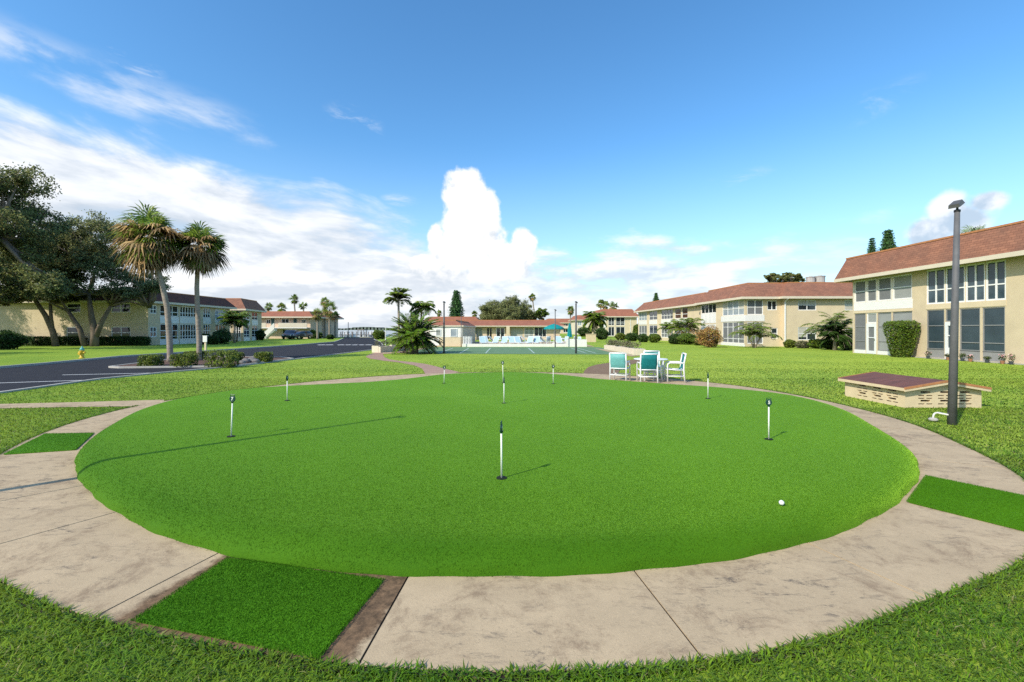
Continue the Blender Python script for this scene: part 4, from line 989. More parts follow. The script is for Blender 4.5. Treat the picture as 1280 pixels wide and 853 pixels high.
# ------------------------------------------------------------------ patio table and chairs
def patio_chair(sling, label, x, y, rz):
    """faces +Y in its own frame"""
    r = empty('patio_chair', (x, y, .02), label, 'chair', 'sling chairs round the white patio table'); r.rotation_euler = (0, 0, rz)
    f = MB(); w = .27; R_ = .024
    for s in (-w, w):
        f.tube([(s,.26,0),(s,.26,.56),(s,.235,.61),(s,.18,.635),(s,-.20,.635),(s,-.24,.62)], R_, 8)      # front leg runs into the arm
        f.tube([(s,-.28,0),(s,-.245,.42),(s,-.25,.62),(s,-.31,.93)], R_, 8)                                # rear leg and back upright
        f.tube([(s,.26,.20),(s,-.27,.20)], R_*.7, 8); f.tube([(s*.93,.27,.43),(s*.93,.0,.40),(s*.93,-.24,.40)], R_*.85, 8)
    f.tube([(-w,-.31,.93),(w,-.31,.93)], R_*1.1, 8); f.tube([(-w,-.27,.2),(w,-.27,.2)], R_*.8, 8); f.tube([(-w,.26,.2),(w,.26,.2)], R_*.8, 8)
    f.tube([(-w,.27,.42),(-w*.5,.27,.40),(w*.5,.27,.40),(w,.27,.42)], R_*.9, 8); f.tube([(-w,-.235,.42),(w,-.235,.42)], R_*.8, 8)
    f.build('frame', M['white_metal'], r, True, org=(0,0,0))
    prof = [(.26,.435),(.12,.40),(-.05,.385),(-.17,.40),(-.235,.46),(-.262,.58),(-.285,.75),(-.305,.91)]; sl = MB(); nx = 7; vs = []
    for y_, z_ in prof:
        for i in range(nx):
            t = i/(nx-1)*2-1; sag = (1-t*t)
            back = z_ > .5
            vs.append((t*(w-.01), y_ + (-.03*sag if back else 0), z_ - (0 if back else .03*sag)))
    fs = [(j*nx+i, j*nx+i+1, (j+1)*nx+i+1, (j+1)*nx+i) for j in range(len(prof)-1) for i in range(nx-1)]
    sl.raw(vs, fs); o = sl.build('sling', M[sling], r, True, org=(0,0,0)); sm = o.modifiers.new('thickness', 'SOLIDIFY'); sm.thickness = .008; sm.offset = 0
    return r
tx, ty = 4.72, 15.25
patio_chair('sling_aqua', 'pale aqua sling chair standing off the road side of the patio table', at(775,15.25), 15.25, radians(-28))
patio_chair('sling_teal', 'dark teal sling chair with its back to the green at the patio table', at(809,14.72), 14.72, radians(-4))
patio_chair('sling_aqua', 'aqua sling chair mostly hidden behind the patio table', at(817,16.15), 16.15, radians(176))
patio_chair('sling_teal', 'teal sling chair seen from its side at the lawn side of the patio table', at(843,14.9), 14.9, radians(80))
t = empty('patio_table', (tx, ty, .02), 'round white patio table among four sling chairs', 'table')
m = MB(); m.lathe([(.52,.70),(.55,.705),(.56,.72),(.55,.735),(.0,.738)], 32); m.build('table_top', M['table_white'], t, org=(0,0,0))
for s in range(4):
    a = pi/4 + s*pi/2; m = MB(); m.tube([(.42*cos(a),.42*sin(a),0),(.36*cos(a),.36*sin(a),.35),(.42*cos(a),.42*sin(a),.705)], .024, 8); m.build('leg', M['white_metal'], t, True, org=(0,0,0))
m = MB(); m.tube([(.37*cos(i*pi/12),.37*sin(i*pi/12),.35) for i in range(25)], .014, 6, False); m.build('leg_ring', M['white_metal'], t, True, org=(0,0,0))

# ------------------------------------------------------------------ pool furniture
def lounger(x, y, rz, label, sling='sling_blue'):
    r = empty('pool_lounger', (x, y, .01), label, 'lounger', 'loungers on the pool deck'); r.rotation_euler = (0, 0, rz)
    f = MB()
    for s in (-.3, .3):
        f.tube([(s,-.6,.36),(s,.55,.36),(s,1.15,.98)], .028, 6)
        for yy in (-.5, .45): f.tube([(s,yy,0),(s,yy,.36)], .028, 6)
    f.tube([(-.3,-.6,.36),(.3,-.6,.36)], .028, 6); f.tube([(-.3,1.15,.98),(.3,1.15,.98)], .03, 6)
    f.build('frame', M['white_metal'], r, org=(0,0,0))
    sl = MB(); sl.hexa([(-.28,-.58,.36),(.28,-.58,.36),(.28,.55,.36),(-.28,.55,.36),(-.28,-.58,.375),(.28,-.58,.375),(.28,.55,.375),(-.28,.55,.375)])
    sl.hexa([(-.28,.553,.365),(.28,.553,.365),(.28,1.14,.965),(-.28,1.14,.965),(-.28,.54,.376),(.28,.54,.376),(.28,1.127,.98),(-.28,1.127,.98)])
    sl.build('sling', M[sling], r, org=(0,0,0)); return r
lp = lounger(at(604.5,46.6), 46.6, radians(12), 'white pool lounger nearest the picket gate')
lw = ['second', 'third', 'fourth', 'fifth', 'sixth', 'seventh', 'eighth']
for i, px in enumerate((616, 629, 640.5, 650, 659.5, 670, 700)):
    y = 46.7 + .25*((i*7) % 3)
    copy_tree(lp, f'{lw[i]} white pool lounger from the picket gate, behind the low wall', (at(px, y), y, .01), radians(-22 + 13*((i*5) % 4)))
for i, px in enumerate((609, 623, 645, 655, 664, 677, 686, 706)):
    y = 49.6 + .5*((i*5) % 3)
    c = copy_tree(lp, f'white lounger in the back row at the pool edge, {(["first"]+lw)[i]} from the pool house', (at(px, y), y, .01), radians(20 + 31*((i*3) % 5)))
def umbrella(x, y, open_, label):
    r = empty('pool_umbrella', (x, y, 0), label, 'umbrella', 'teal pool umbrellas')
    p = MB(); p.tube([(0,0,0),(0,0,2.35)], .03, 8); p.build('pole', M['white_metal'], r, org=(0,0,0))
    b = MB(); b.lathe([(.26,0),(.26,.07),(.06,.1),(.05,.2)], 14); b.build('base', M['white_paint'], r, org=(0,0,0))
    n = 8; c = MB()
    prof = [(.03,2.42),(.5,2.28),(1.0,2.06),(1.22,1.90),(1.23,1.76)] if open_ else [(.03,2.5),(.12,2.3),(.20,1.8),(.26,1.2),(.30,.85)]
    vs = [(rr_*(1 if k_ % 2 == 0 else (.96 if open_ else .62))*cos(pi*k_/n), rr_*(1 if k_ % 2 == 0 else (.96 if open_ else .62))*sin(pi*k_/n), z) for rr_, z in prof for k_ in range(2*n)]
    c.raw(vs, [(j*2*n+k_, j*2*n+(k_+1) % (2*n), (j+1)*2*n+(k_+1) % (2*n), (j+1)*2*n+k_) for j in range(4) for k_ in range(2*n)])
    o = c.build('canopy', M['umbrella_teal'], r, org=(0,0,0)); s_ = o.modifiers.new('thickness', 'SOLIDIFY'); s_.thickness = .01
    return r
umbrella(at(692.5,54), 54, True, 'open teal umbrella on the pool deck'); umbrella(at(712,52), 52, False, 'folded teal umbrella on the pool deck')
def pool_table(x, y, label):
    t = empty('pool_table', (x, y, .01), label, 'table', 'small white tables on the pool deck'); m = MB(); m.lathe([(.5,.68),(.52,.7),(.5,.72)], 20); m.build('table_top', M['table_white'], t, org=(0,0,0))
    for s in range(4):
        a = pi/4+s*pi/2; m = MB(); m.tube([(.35*cos(a),.35*sin(a),0),(.3*cos(a),.3*sin(a),.69)], .02, 6); m.build('leg', M['white_metal'], t, org=(0,0,0))
    return t
pool_table(at(692.5,54)+.7, 53.6, 'small white table under the open teal umbrella'); pool_table(at(712,52)-.8, 51.5, 'small white table beside the folded teal umbrella')
def pool_chair(x, y, rz, label):
    c = copy_tree(PC, label, (x, y, .01), rz); c['group'] = 'white chairs on the pool deck'; return c
PC = patio_chair('sling_blue', 'pale blue pool chair on the pool deck next to the folded umbrella', at(716,50), 50, 1.0); PC['group'] = 'white chairs on the pool deck'
for i, (px, y, rz, lab) in enumerate(((706,50.5,2.2,'pale blue pool chair between the two umbrellas'),(722,51,4.1,'pale blue pool chair behind the floodlight pole at the deck end'),(684,52,.5,'pale blue pool chair in front of the dark clubhouse window'),
                                      (699,52.5,3.3,'pale blue pool chair right of the open umbrella pole'),(727,49,5.2,'pale blue pool chair closest to the end of the white wall'))): pool_chair(at(px,y), y, rz, lab)

# ------------------------------------------------------------------ hydrant, sign, car
hxx, hyy = G(102.5, 448.3)
r = empty('fire_hydrant', (hxx, hyy, 0), 'yellow fire hydrant with a green top on the lawn by the kerb', 'hydrant')
m = MB(); m.lathe([(.15,0),(.15,.05),(.10,.06),(.095,.42),(.12,.44),(.12,.48)], 16); m.build('body', M['hydrant_yellow'], r, True, org=(0,0,0))
m = MB(); m.lathe([(.115,.48),(.105,.56),(.07,.64),(.03,.67),(.03,.73),(.0,.735)], 16); m.build('bonnet', M['hydrant_teal'], r, True, org=(0,0,0))
for s in (-1, 1):
    m = MB(); m.tube([(s*.08,0,.36),(s*.19,0,.36)], [.055,.06], 10); m.build('outlet', M['hydrant_yellow'], r, org=(0,0,0))
m = MB(); m.tube([(0,-.08,.30),(0,-.20,.30)], [.07,.075], 10); m.build('outlet', M['hydrant_yellow'], r, org=(0,0,0))
sx_, sy_ = G(257, 438.7)
r = empty('notice_sign', (sx_, sy_, 0), 'blank looking white notice board on a cream post across the road', 'sign')
m = MB(); m.box(-.07,-.06,0,.07,.06,.85); m.build('post', M['cream_stucco'], r, org=(0,0,0)); m = MB(); m.box(-.17,-.1,.72,.17,-.06,1.2); m.box(-.19,-.105,1.2,.19,.08,1.24); m.build('board', M['white_paint'], r, org=(0,0,0))

def car(x, y, rz, label, tall):
    r = empty('parked_car', (x, y, .0), label, 'car', 'dark cars parked by the stairs'); r.rotation_euler = (0, 0, rz)
    h = 1.68 if tall else 1.45
    pr = [(-2.25,.32),(-2.3,.62),(-2.15,.88),(-1.2,1.02),(-.55,h-.05),(.3,h),(1.55,h-.04),(2.1,1.05),(2.25,.95),(2.28,.4),(2.2,.3)]
    n = len(pr); b = MB(); vs = []
    for s, ins in ((-.9,0),(-.84,.03),(.84,.03),(.9,0)):
        for (q, z) in pr:
            tum = .0 if z < 1.0 else .16*(z-1.0)/(h-1.0)
            ss = s*(1-tum); vs.append((ss, q, z + (ins if z > .9 else 0)))
    fs = [(j*n+i, j*n+(i+1) % n, (j+1)*n+(i+1) % n, (j+1)*n+i) for j in range(3) for i in range(n)] + [tuple(range(n-1,-1,-1)), tuple(range(3*n,4*n))]
    b.raw(vs, fs); bo = b.build('body', M['car_dark'], r, True, org=(0,0,0)); bv = bo.modifiers.new('soften', 'BEVEL'); bv.width = .06; bv.segments = 3
    w = MB()
    w.face([(-.70,-1.17,1.07),(.70,-1.17,1.07),(.66,-.60,h-.07),(-.66,-.60,h-.07)]); w.build('windscreen', M['car_glass'], r, org=(0,0,0))
    w.v = [(v[0], v[1]-.02, v[2]+.035) for v in w.v]
    for s in (-1, 1):
        w = MB(); w.face([(s*.885,-.95,1.06),(s*.885,1.7,1.06),(s*.79,1.35,h-.12),(s*.79,-.45,h-.12)]); w.build('window', M['car_glass'], r, org=(0,0,0))
        l = MB(); l.lathe([(.0,0),(.13,.01),(.14,.05)], 12); lo = l.build('headlight', M['lamp_glass'], r, org=(0,0,0)); lo.location = (s*.62,-2.31,.74); lo.rotation_euler = (pi/2,0,0)
        for yy in (-1.4, 1.4):
            t_ = MB(); t_.tube([(s*.72,yy,.34),(s*.94,yy,.34)], .34, 20); to = t_.build('wheel', M['tyre'], r, org=(0,0,0))
            t_ = MB(); t_.tube([(s*.941,yy,.34),(s*.952,yy,.34)], .2, 14); t_.build('rim', M['chrome'], to, org=(0,0,0))
    g_ = MB()
    for zz in (.56,.64,.72): g_.box(-.42,-2.335,zz,.42,-2.29,zz+.04)
    g_.build('grille', M['chrome'], r, org=(0,0,0)); return r
car(at(362.5,80), 80.5, radians(8), 'dark car with a chrome grille facing front below the outside stairs', True)
car(at(372.5,80), 80.8, radians(-14), 'lower dark car parked next to the one with a chrome grille', False)

# ------------------------------------------------------------------ low planters at both ends of the court
def leafy(n, c, r, size, rng=RNG, flat=1.0):
    p = rng.normal(0, 1, (n, 3)); p /= np.linalg.norm(p, axis=1)[:, None]; p *= (rng.random(n) ** .45)[:, None]
    return np.array(c) + p * np.array(r)
def leaf_quads(P_, size, rng=RNG, asp=.5, up=.35):
    n = len(P_); a = rng.normal(0, 1, (n, 3)); a /= np.linalg.norm(a, axis=1)[:, None]
    b = rng.normal(0, 1, (n, 3)); b[:, 2] *= 1 - up; b -= a * (a*b).sum(1)[:, None]; b /= np.linalg.norm(b, axis=1)[:, None]
    s = (size * rng.uniform(.6, 1.4, n))[:, None]; a *= s*.5; b *= s*.5*asp
    return np.stack([P_-a, P_+b, P_+a, P_-b], 1)
def planter(p, q, w, h, label, seed):
    W = Wall(p, q); r = empty('planter', (p[0], p[1], 0), label, 'planter', 'low block planters at the court')
    m = MB(); nblk = max(4, int(W.L/.6))
    for i in range(nblk):
        u0 = W.L*i/nblk; u1 = W.L*(i+1)/nblk; W.box(m, u0+.015, u1-.015, -.2, 0, 0, h*random.uniform(.88,1.05)); W.box(m, u0+.015, u1-.015, -w, -w+.2, 0, h*random.uniform(.9,1.05))
    W.box(m, 0.0, .2, -w+.2, -.2, 0, h); W.box(m, W.L-.2, W.L, -w+.2, -.2, 0, h); m.build('wall', M['pale_stucco'], r)
    e = MB(); W.box(e, .2, W.L-.2, -w+.2, -.2, 0, h*.8); e.build('earth', M['soil'], r)
    Q = []
    for i in range(int(W.L*3)):
        c = W.pt(random.uniform(.2, W.L-.2), -w/2+random.uniform(-.15,.15), h); Q.append(leaf_quads(leafy(60, (c[0],c[1],c[2]+.22), (.22,.22,.30), .1), .16, asp=.28))
    polys_np('dry_plants', np.concatenate(Q), M['dry_plant'], r, org=r.location)
planter(G(755,436.8), G(792.5,444.1), .8, .42, 'white block planter with dry plants at the lawn end of the court', 1)
planter(G(475.5,441.2), G(515,438.2), .8, .5, 'white block planter with dry plants behind the big cycad', 2)
wp = MB(); x, y = G(482, 433.5); wp.tube([(x,y,0),(x,y,2.05)], .05, 8); tag(wp.build('white_post', M['white_paint']), 'plain white post beside the planter behind the cycad', 'post')
ut = MB(); x, y = G(435.3, 422.5); ut.tube([(x,y,0),(x,y,3.3)], [.08,.06], 8); tag(ut.build('utility_pole', M['dark_pole']), 'slim dark pole at the water end of the road', 'pole')

# dock and moored boats at the water
r = empty('dock', (at(452,118), 118, -.7), 'grey wooden dock on piles in the water beyond the road', 'dock')
d = MB(); d.box(at(425,118), 117, .25, at(478,118), 119, .4)
d.build('deck', M['dock_wood'], r); pl = MB()
for px in range(426, 480, 5): pl.tube([(at(px,116.8),116.8,-1.5),(at(px,116.8),116.8,1.1)], .13, 7)
for px in range(428, 480, 6): pl.tube([(at(px,119.2),119.2,-1.5),(at(px,119.2),119.2,1.2)], .13, 7)
pl.build('piles', M['dock_wood'], r)
sh = MB(); sh.prism([(at(447,120),119.5),(at(456,120),119.5),(at(456,120),122.5),(at(447,120),122.5)], 1.5, 1.75)
for px in (448, 455):
    for yy in (119.7, 122.2): sh.tube([(at(px,120),yy,.3),(at(px,120),yy,1.5)], .08, 6)
sh.build('shelter', M['dock_wood'], r)
def boat(x, y, L_, label, rz=0):
    r = empty('moored_boat', (x, y, -.7), label, 'boat', 'boats moored at the dock'); r.rotation_euler = (0,0,rz); m = MB()
    sec = [(-.5,.9,.8),(-.2,1.1,.85),(.2,1.05,.95),(.42,.55,1.1),(.5,.05,1.2)]; vs = []
    for t_, w_, h_ in sec: vs += [(t_*L_, -w_, h_), (t_*L_, -w_*.6, -.1), (t_*L_, w_*.6, -.1), (t_*L_, w_, h_)]
    fs = [(j*4+i, j*4+(i+1) % 4, (j+1)*4+(i+1) % 4, (j+1)*4+i) for j in range(4) for i in range(4)] + [(0,1,2,3)]
    m.raw(vs, fs); m.build('hull', M['white_paint'], r, org=(0,0,0)); c = MB(); c.hexa([(-.9,-.7,.9),(.9,-.6,.9),(.9,.6,.9),(-.9,.7,.9),(-.8,-.6,1.9),(.5,-.5,1.9),(.5,.5,1.9),(-.8,.6,1.9)]); c.build('cabin', M['white_paint'], r, org=(0,0,0))
    return r
boat(at(466,128), 128, 7, 'white cabin boat moored beyond the end of the road'); boat(at(474.5,124), 124, 5.5, 'shorter white boat moored next to the cycad side of the dock', .4); boat(at(434,135), 135, 5, 'small white boat moored beyond the slim dark pole', .2)
# ------------------------------------------------------------------ vegetation
def unit(v): v = np.asarray(v, float); return v/np.linalg.norm(v)
def oak(name, label, cat, base, limbs, clumps, nleaf, leaf, mleaf, r0, group=None, bark='bark'):
    """base (x,y); limbs = list of paths (relative points, radii); clumps = [(dx,dy,z,rx,ry,rz)]"""
    r = empty(name, (base[0], base[1], 0), label, cat, group); b = MB()
    for pth, rad in limbs: b.tube([(p[0]+base[0], p[1]+base[1], p[2]) for p in pth], rad, 9)
    ends = [np.array(l[0][-1]) for l in limbs]; ends = ends or [np.array((0,0,2))]
    for c in clumps:
        q = np.array(c[:3]); e = min(ends, key=lambda e_: np.linalg.norm(e_-q)); mid = (e*.45+q*.55) + np.array((random.uniform(-.4,.4), random.uniform(-.4,.4), random.uniform(-.5,.1)))
        o = np.array((base[0], base[1], 0)); b.tube([e+o, mid+o, q+o+np.array((0,0,c[5]*.3))], [r0*.38, r0*.2, r0*.05], 6)
    b.build('trunk', M[bark], r, True)
    vol = np.array([c[3]*c[4]*c[5] for c in clumps]) ** .72; vol /= vol.sum(); Q = []
    for c, v in zip(clumps, vol):
        n = int(nleaf*v); sub = max(5, int(n/130)); cc = leafy(sub, c[:3], np.array(c[3:6])*.95, 0); w = RNG.integers(0, sub, n)
        p = cc[w] + RNG.normal(0, 1, (n, 3)) * np.array((.19, .19, .12)) * (c[3]+c[5])*.5
        Q.append(p)
    P_ = np.concatenate(Q) + np.array((base[0], base[1], 0))
    polys_np('crown', leaf_quads(P_, leaf, asp=.55), M[mleaf], r, org=r.location); return r
def clumpset(n, c, R_, r0, r1, rng, low=-.5):
    out = []
    while len(out) < n:
        v = rng.normal(0, 1, 3); v /= np.linalg.norm(v)
        if v[2] < low: continue
        k_ = rng.uniform(.55, 1.0); q = np.array(c) + v*np.array(R_)*k_; s = rng.uniform(r0, r1); out.append((*q, s*1.2, s*1.2, s*.8))
    return out
rg = np.random.default_rng(5)
# oak off the frame edge: only its branches reach into the picture
oak('oak_tree', 'tallest dark oak, its crown cut off by the left edge of the photo', 'tree', (-45, 37), [([(0,0,0),(.3,0,2),(.2,0,4.5)],[.55,.42,.34]), ([(.2,0,4.2),(2,-.6,7),(3.3,-.8,9.5)],[.3,.22,.12]), ([(.2,0,4.2),(-2.4,.5,7.5)],[.3,.2])],
    clumpset(36, (2.0,0,10.6), (4.4,4,5.4), 1.2, 2.1, rg) + clumpset(18, (4.2,-.2,5.8), (3.8,2.5,2.4), 1.0, 1.7, rg), 62000, .19, 'oak_leaf', .5, 'oaks in front of the shaded block')
OAK = [o for o in bpy.data.objects if o.name == 'oak_tree'][0]
copy_tree(OAK, 'oak beyond the left edge whose shade falls on the blank tan wall', (-66, 40, 0), 2.1)
copy_tree(OAK, 'oak beyond the left edge whose shade falls on the lawn by the hydrant', (-47.5, 22, 0), 4.0, .85)
bx_ = at(70, 46.5)
oak('oak_tree', 'oak whose pale trunk leans to the left beside the shaded wall', 'tree', (bx_, 46.5), [([(0,0,0),(-.35,0,1.6),(-1.1,0,3.2),(-2.0,-.3,5)],[.3,.26,.22,.17]), ([(-.3,0,1.3),(-.6,.1,2.8),(-.9,.3,4.6)],[.2,.16,.13])],
    clumpset(32, (-1.8,-.5,7.8), (4.4,3.4,3.6), 1.1, 1.9, rg) + clumpset(18, (-1.5,-1,5.2), (5.5,2.6,.8), .8, 1.3, rg) + clumpset(14, (-4.5,-2.5,4.6), (4,2,.9), .8, 1.2, rg), 74000, .19, 'oak_leaf', .34, 'oaks in front of the shaded block')
bx_ = at(118, 46)
oak('oak_tree', 'many stemmed oak with a rounded crown next to the tall palm', 'tree', (bx_, 46), [([(0,0,0),(.05,0,1.4),(-.3,0,3),(-.6,0,5.5)],[.38,.33,.26,.16]), ([(.05,0,.8),(.7,0,2.4),(1.9,-.2,4.2)],[.27,.22,.14]), ([(-1.0,0,0),(-1.5,0,1.8),(-2.5,-.2,3.6)],[.25,.22,.15]), ([(1.9,-.2,4.2),(4.0,-.5,4.6),(6,-.5,4.0)],[.14,.09,.05]), ([(-.6,0,5.5),(.6,-.3,8.5)],[.16,.08])],
    clumpset(38, (-.9,-.3,8.8), (4.7,3.8,4.6), 1.1, 1.9, rg) + clumpset(16, (5.0,-.6,5.9), (3.6,1.8,1.5), .75, 1.3, rg) + clumpset(14, (.5,-1,5.6), (5,2.4,.8), .8, 1.25, rg), 70000, .18, 'pale_oak_leaf', .38, 'oaks in front of the shaded block')

def crown_tree(name, label, cat, px, Y, pyc, rpx, hpx, n, leaf, m, rng, ncl=24, group=None):
    x = at(px, Y); k_ = Y/F; zc = hz(pyc, Y); R_ = (rpx*k_, rpx*k_*.9, hpx*k_)
    cl = clumpset(ncl, (0,0,zc), (R_[0]*.78, R_[1]*.78, R_[2]*.78), min(R_)*.28, min(R_)*.46, rng, -.75)
    return oak(name, label, cat, (x, Y), [([(0,0,0),(.1,0,zc*.4),(0,0,max(1, zc-R_[2]*.5))], [R_[0]*.08, R_[0]*.06, R_[0]*.04])], cl, n, leaf, m, R_[0]*.07, group)
crown_tree('oak_tree', 'wide rounded grey green tree rising behind the clubhouse roof', 'tree', 637, 100, 396, 46, 25, 80000, .27, 'pale_oak_leaf', rg, 64)
crown_tree('leafy_tree', 'small bright green tree at the right shoulder of the wide rounded tree', 'tree', 676, 98, 396, 11, 12, 9000, .27, 'shrub_leaf', rg, 14)
crown_tree('leafy_tree', 'dark flat topped tree behind the roof of the second block', 'tree', 978, 66, 349, 33, 11, 22000, .22, 'oak_leaf', rg, 34)
crown_tree('leafy_tree', 'dark small tree in front of the porches of the shaded left blocks', 'tree', 296, 62, 400, 13, 15, 14000, .18, 'hedge_leaf', rg, 16)

# sabal palms
def sabal(name, label, base, path, R_, ng, nd, nl, group=None, dead=1.0, rt0=.19, rt1=.15, lw=.07):
    r = empty(name, (base[0], base[1], 0), label, 'palm tree', group); o = np.array((base[0], base[1], 0.0))
    b = MB(); pts = [o+np.array(p) for p in path]; n = len(pts); sp = []
    for i in range(n-1):
        for k_ in range(4): sp.append(pts[i]*(1-k_/4)+pts[i+1]*k_/4)
    sp.append(pts[-1]); m_ = len(sp)
    b.tube(sp, [rt0*1.25 if i == 0 else rt0 + (rt1-rt0)*i/m_ for i in range(m_)], 12); b.build('trunk', M['palm_bark'], r, True)
    top = pts[-1]
    def frond(el, az, R2, droop, nl):
        d = np.array((cos(el)*cos(az), cos(el)*sin(az), sin(el))); s = unit(np.cross(d, (0,0,1.0)) + RNG.normal(0, .12, 3)); pet = R2*RNG.uniform(.42,.56)
        c = top + np.array((0,0,.05)) + d*pet; q = []; w = lw
        nrm = unit(np.cross(s, d))
        st = np.array([top, top + s*.02, c, c - s*.02]); q.append(st)
        for k_ in range(nl):
            a = (k_/(nl-1)-.5)*radians(230); L_ = R2*.56*(.7+.3*cos(a*.75))*RNG.uniform(.85,1.1)
            l = unit(d*cos(a) + s*sin(a) - nrm*.25*abs(sin(a))); mid = c + l*L_*.55; tip = c + l*L_ - np.array((0,0,1.0))*L_*droop*RNG.uniform(.6,1.3); v = unit(np.cross(l, nrm + RNG.normal(0,.25,3)))*w*.5
            q.append(np.array([c, mid+v, tip, mid-v]))
        return q
    Q = []
    for i in range(ng):
        el = radians(RNG.uniform(5, 88) if i % 3 else RNG.uniform(-60, 10)); Q += frond(el, RNG.uniform(0, 2*pi), R_*RNG.uniform(.80,1.06), .28, nl)
    polys_np('crown', np.array(Q), M['palm_leaf'], r, org=r.location)
    if nd:
        Q = []
        lw = lw*1.4
        for i in range(nd):
            el = radians(RNG.uniform(-86, -20) if i % 2 else RNG.uniform(-35, 32)); Q += frond(el, RNG.uniform(0, 2*pi), R_*RNG.uniform(.80,1.08)*dead, .42, nl)
        polys_np('dead_fronds', np.array(Q), M['dead_leaf'], r, org=r.location)
    return r
def rel(pxs, Y):
    x0 = at(pxs[0][0], Y); return [(at(px, Y)-x0, 0, hz(py, Y)) for px, py in pxs]
Y = 23.4
p = rel([(213,456),(212,425),(209,385),(203,357),(196,332),(189,298)], Y); p[0] = (0,0,0)
sabal('sabal_palm', 'taller of two shaggy palms with brown dead fronds on the car park island', (at(213,Y), Y), p, 1.86, 66, 66, 18, 'shaggy palms on the car park island', .98, .14, .11)
Y = 24.6
p = rel([(249,452),(249,425),(247,390),(246,360),(247,336),(250,310)], Y); p[0] = (0,0,0)
sabal('sabal_palm', 'shorter of two shaggy palms with brown dead fronds on the car park island', (at(249,Y), Y), p, 1.5, 60, 54, 18, 'shaggy palms on the car park island', .98, .13, .10)
def far_palm(px, pytop, pyc, rpx, Y, label, dead=14, lean=0, pxb=None, proto=None):
    k_ = Y/F; zc = hz(pyc, Y); x = at(pxb if pxb else px, Y); dx = at(px, Y)-x
    return sabal('sabal_palm', label, (x, Y), [(0,0,0),(dx*.3,0,zc*.4),(dx*.75,0,zc*.75),(dx,0,zc)], rpx*k_, 30, dead, 12, 'palms rising beyond the roofs', .9, .2, .15, lw=.055*max(1,Y/50))
for a_ in ((336,0,384,6.5,112,'leftmost small palm over the peach block with outside stairs',4),(352,0,385,8,108,'second palm from the left over the peach block roof',4),(367.5,0,374.5,7.5,110,'highest slender palm rising over the peach block roof',4,0,371),
           (379.5,0,383,7,115,'dark small palm over the right end of the peach block roof',2),(406,0,378,7.5,90,'brownish palm at the back of the palm clump by the peach block',16),(397,0,393,9.5,80,'low palm in front of the grey end wall of the peach block',12),
           (412,0,387,12,84,'biggest palm of the clump right of the peach block',18),(419,0,395,7,92,'thin palm on the water side of the palm clump',10)):
    far_palm(*a_)
far_palm(665.5,0,372,6,125,'leaning palm with a round head behind the wide rounded tree',8,0,671); far_palm(713,0,388.5,7,120,'palm with a round head rising behind the open teal umbrella',8)
far_palm(751,0,380,7,130,'palm over the block with railed porches, left of its pair',8); far_palm(757,0,382,7,138,'palm in the middle of three over the block with railed porches',6); far_palm(767,0,383.5,8,126,'bushy palm at the right of three over the block with railed porches',6)
far_palm(1217,0,297,20,44,'feathery palm crown just showing over the roof of the nearest block',6)
far_palm(569-20,0,392,5,128,'low dark palm head peeping over the red roof beside the pool house',3); far_palm(593,0,393,5,135,'low dark palm head left of the wide rounded tree',3)

# feather palms
def feather(name, label, cat, base, stems, R_, nf, nl, leaf, m, group=None, el=(5, 85), droop=.55, trunk='palm_bark', rt_=.11, up=True, lw=.05, dead=0):
    """stems = list of (dx,dy,height)"""
    r = empty(name, (base[0], base[1], 0), label, cat, group); o = np.array((base[0], base[1], 0.0)); Q = []; DQ = []
    b = MB()
    for sx, sy, sh in stems:
        top = o + np.array((sx, sy, sh)); b.tube([o + np.array((sx*.15, sy*.15, 0)), o + np.array((sx*.55, sy*.55, sh*.5)), top], [rt_*1.3, rt_, rt_*.8], 9)
        for i in range(nf):
            isd = i < dead
            e = radians(RNG.uniform(-40, 0) if isd else RNG.uniform(*el)); az = 2*pi*(i*.381966) + RNG.uniform(-.2,.2); L_ = R_*RNG.uniform(.85,1.12)
            h_ = np.array((cos(az), sin(az), 0)); pts = []; p = top.copy(); ang = e
            ns = 8
            for k_ in range(ns+1):
                pts.append(p.copy()); p = p + (h_*cos(ang) + np.array((0,0,sin(ang))))*L_/ns; ang -= droop*(.4+1.2*k_/ns)*.28
            b.tube(pts, [.022*R_*(1-.8*k_/ns) for k_ in range(ns+1)], 4, False)
            s = unit(np.cross(h_, (0,0,1.0)))
            for k_ in range(nl):
                t = .12+.88*k_/(nl-1); fi = t*ns; i0 = min(int(fi), ns-1); q0 = pts[i0]+(pts[i0+1]-pts[i0])*(fi-i0); tg = unit(pts[i0+1]-pts[i0])
                ll = leaf*(.55+.9*sin(pi*min(1,t*.9+.08)))*RNG.uniform(.85,1.1)
                for sg in (-1, 1):
                    nn = np.cross(s, tg); d = unit(s*sg*.85 + tg*.5 + nn*(.25 if up else -.1)*sg*0 + np.array((0,0,.18 if up else -.25)) + RNG.normal(0,.07,3)); v = unit(np.cross(d, (0,0,1.0)) + RNG.normal(0,.3,3))*lw*.5
                    (DQ if isd else Q).append(np.array([q0, q0+d*ll*.45+v, q0+d*ll-np.array((0,0,ll*.15)), q0+d*ll*.45-v]))
    b.build('trunk', M[trunk], r, True); polys_np('crown', np.array(Q), M[m], r, org=r.location)
    if DQ: polys_np('dead_fronds', np.array(DQ), M['dead_leaf'], r, org=r.location)
    return r
x, y = G(517.5, 442.3)
feather('cycad', 'big spreading cycad with long stiff fronds at the court corner', 'cycad', (x, y), [(-.25,0,1.15),(.2,.2,1.25),(-.1,.25,1.0)], 1.95, 46, 30, .30, 'cycad_leaf', None, (-25, 82), .40, 'bark', .22, True, .075, 2)
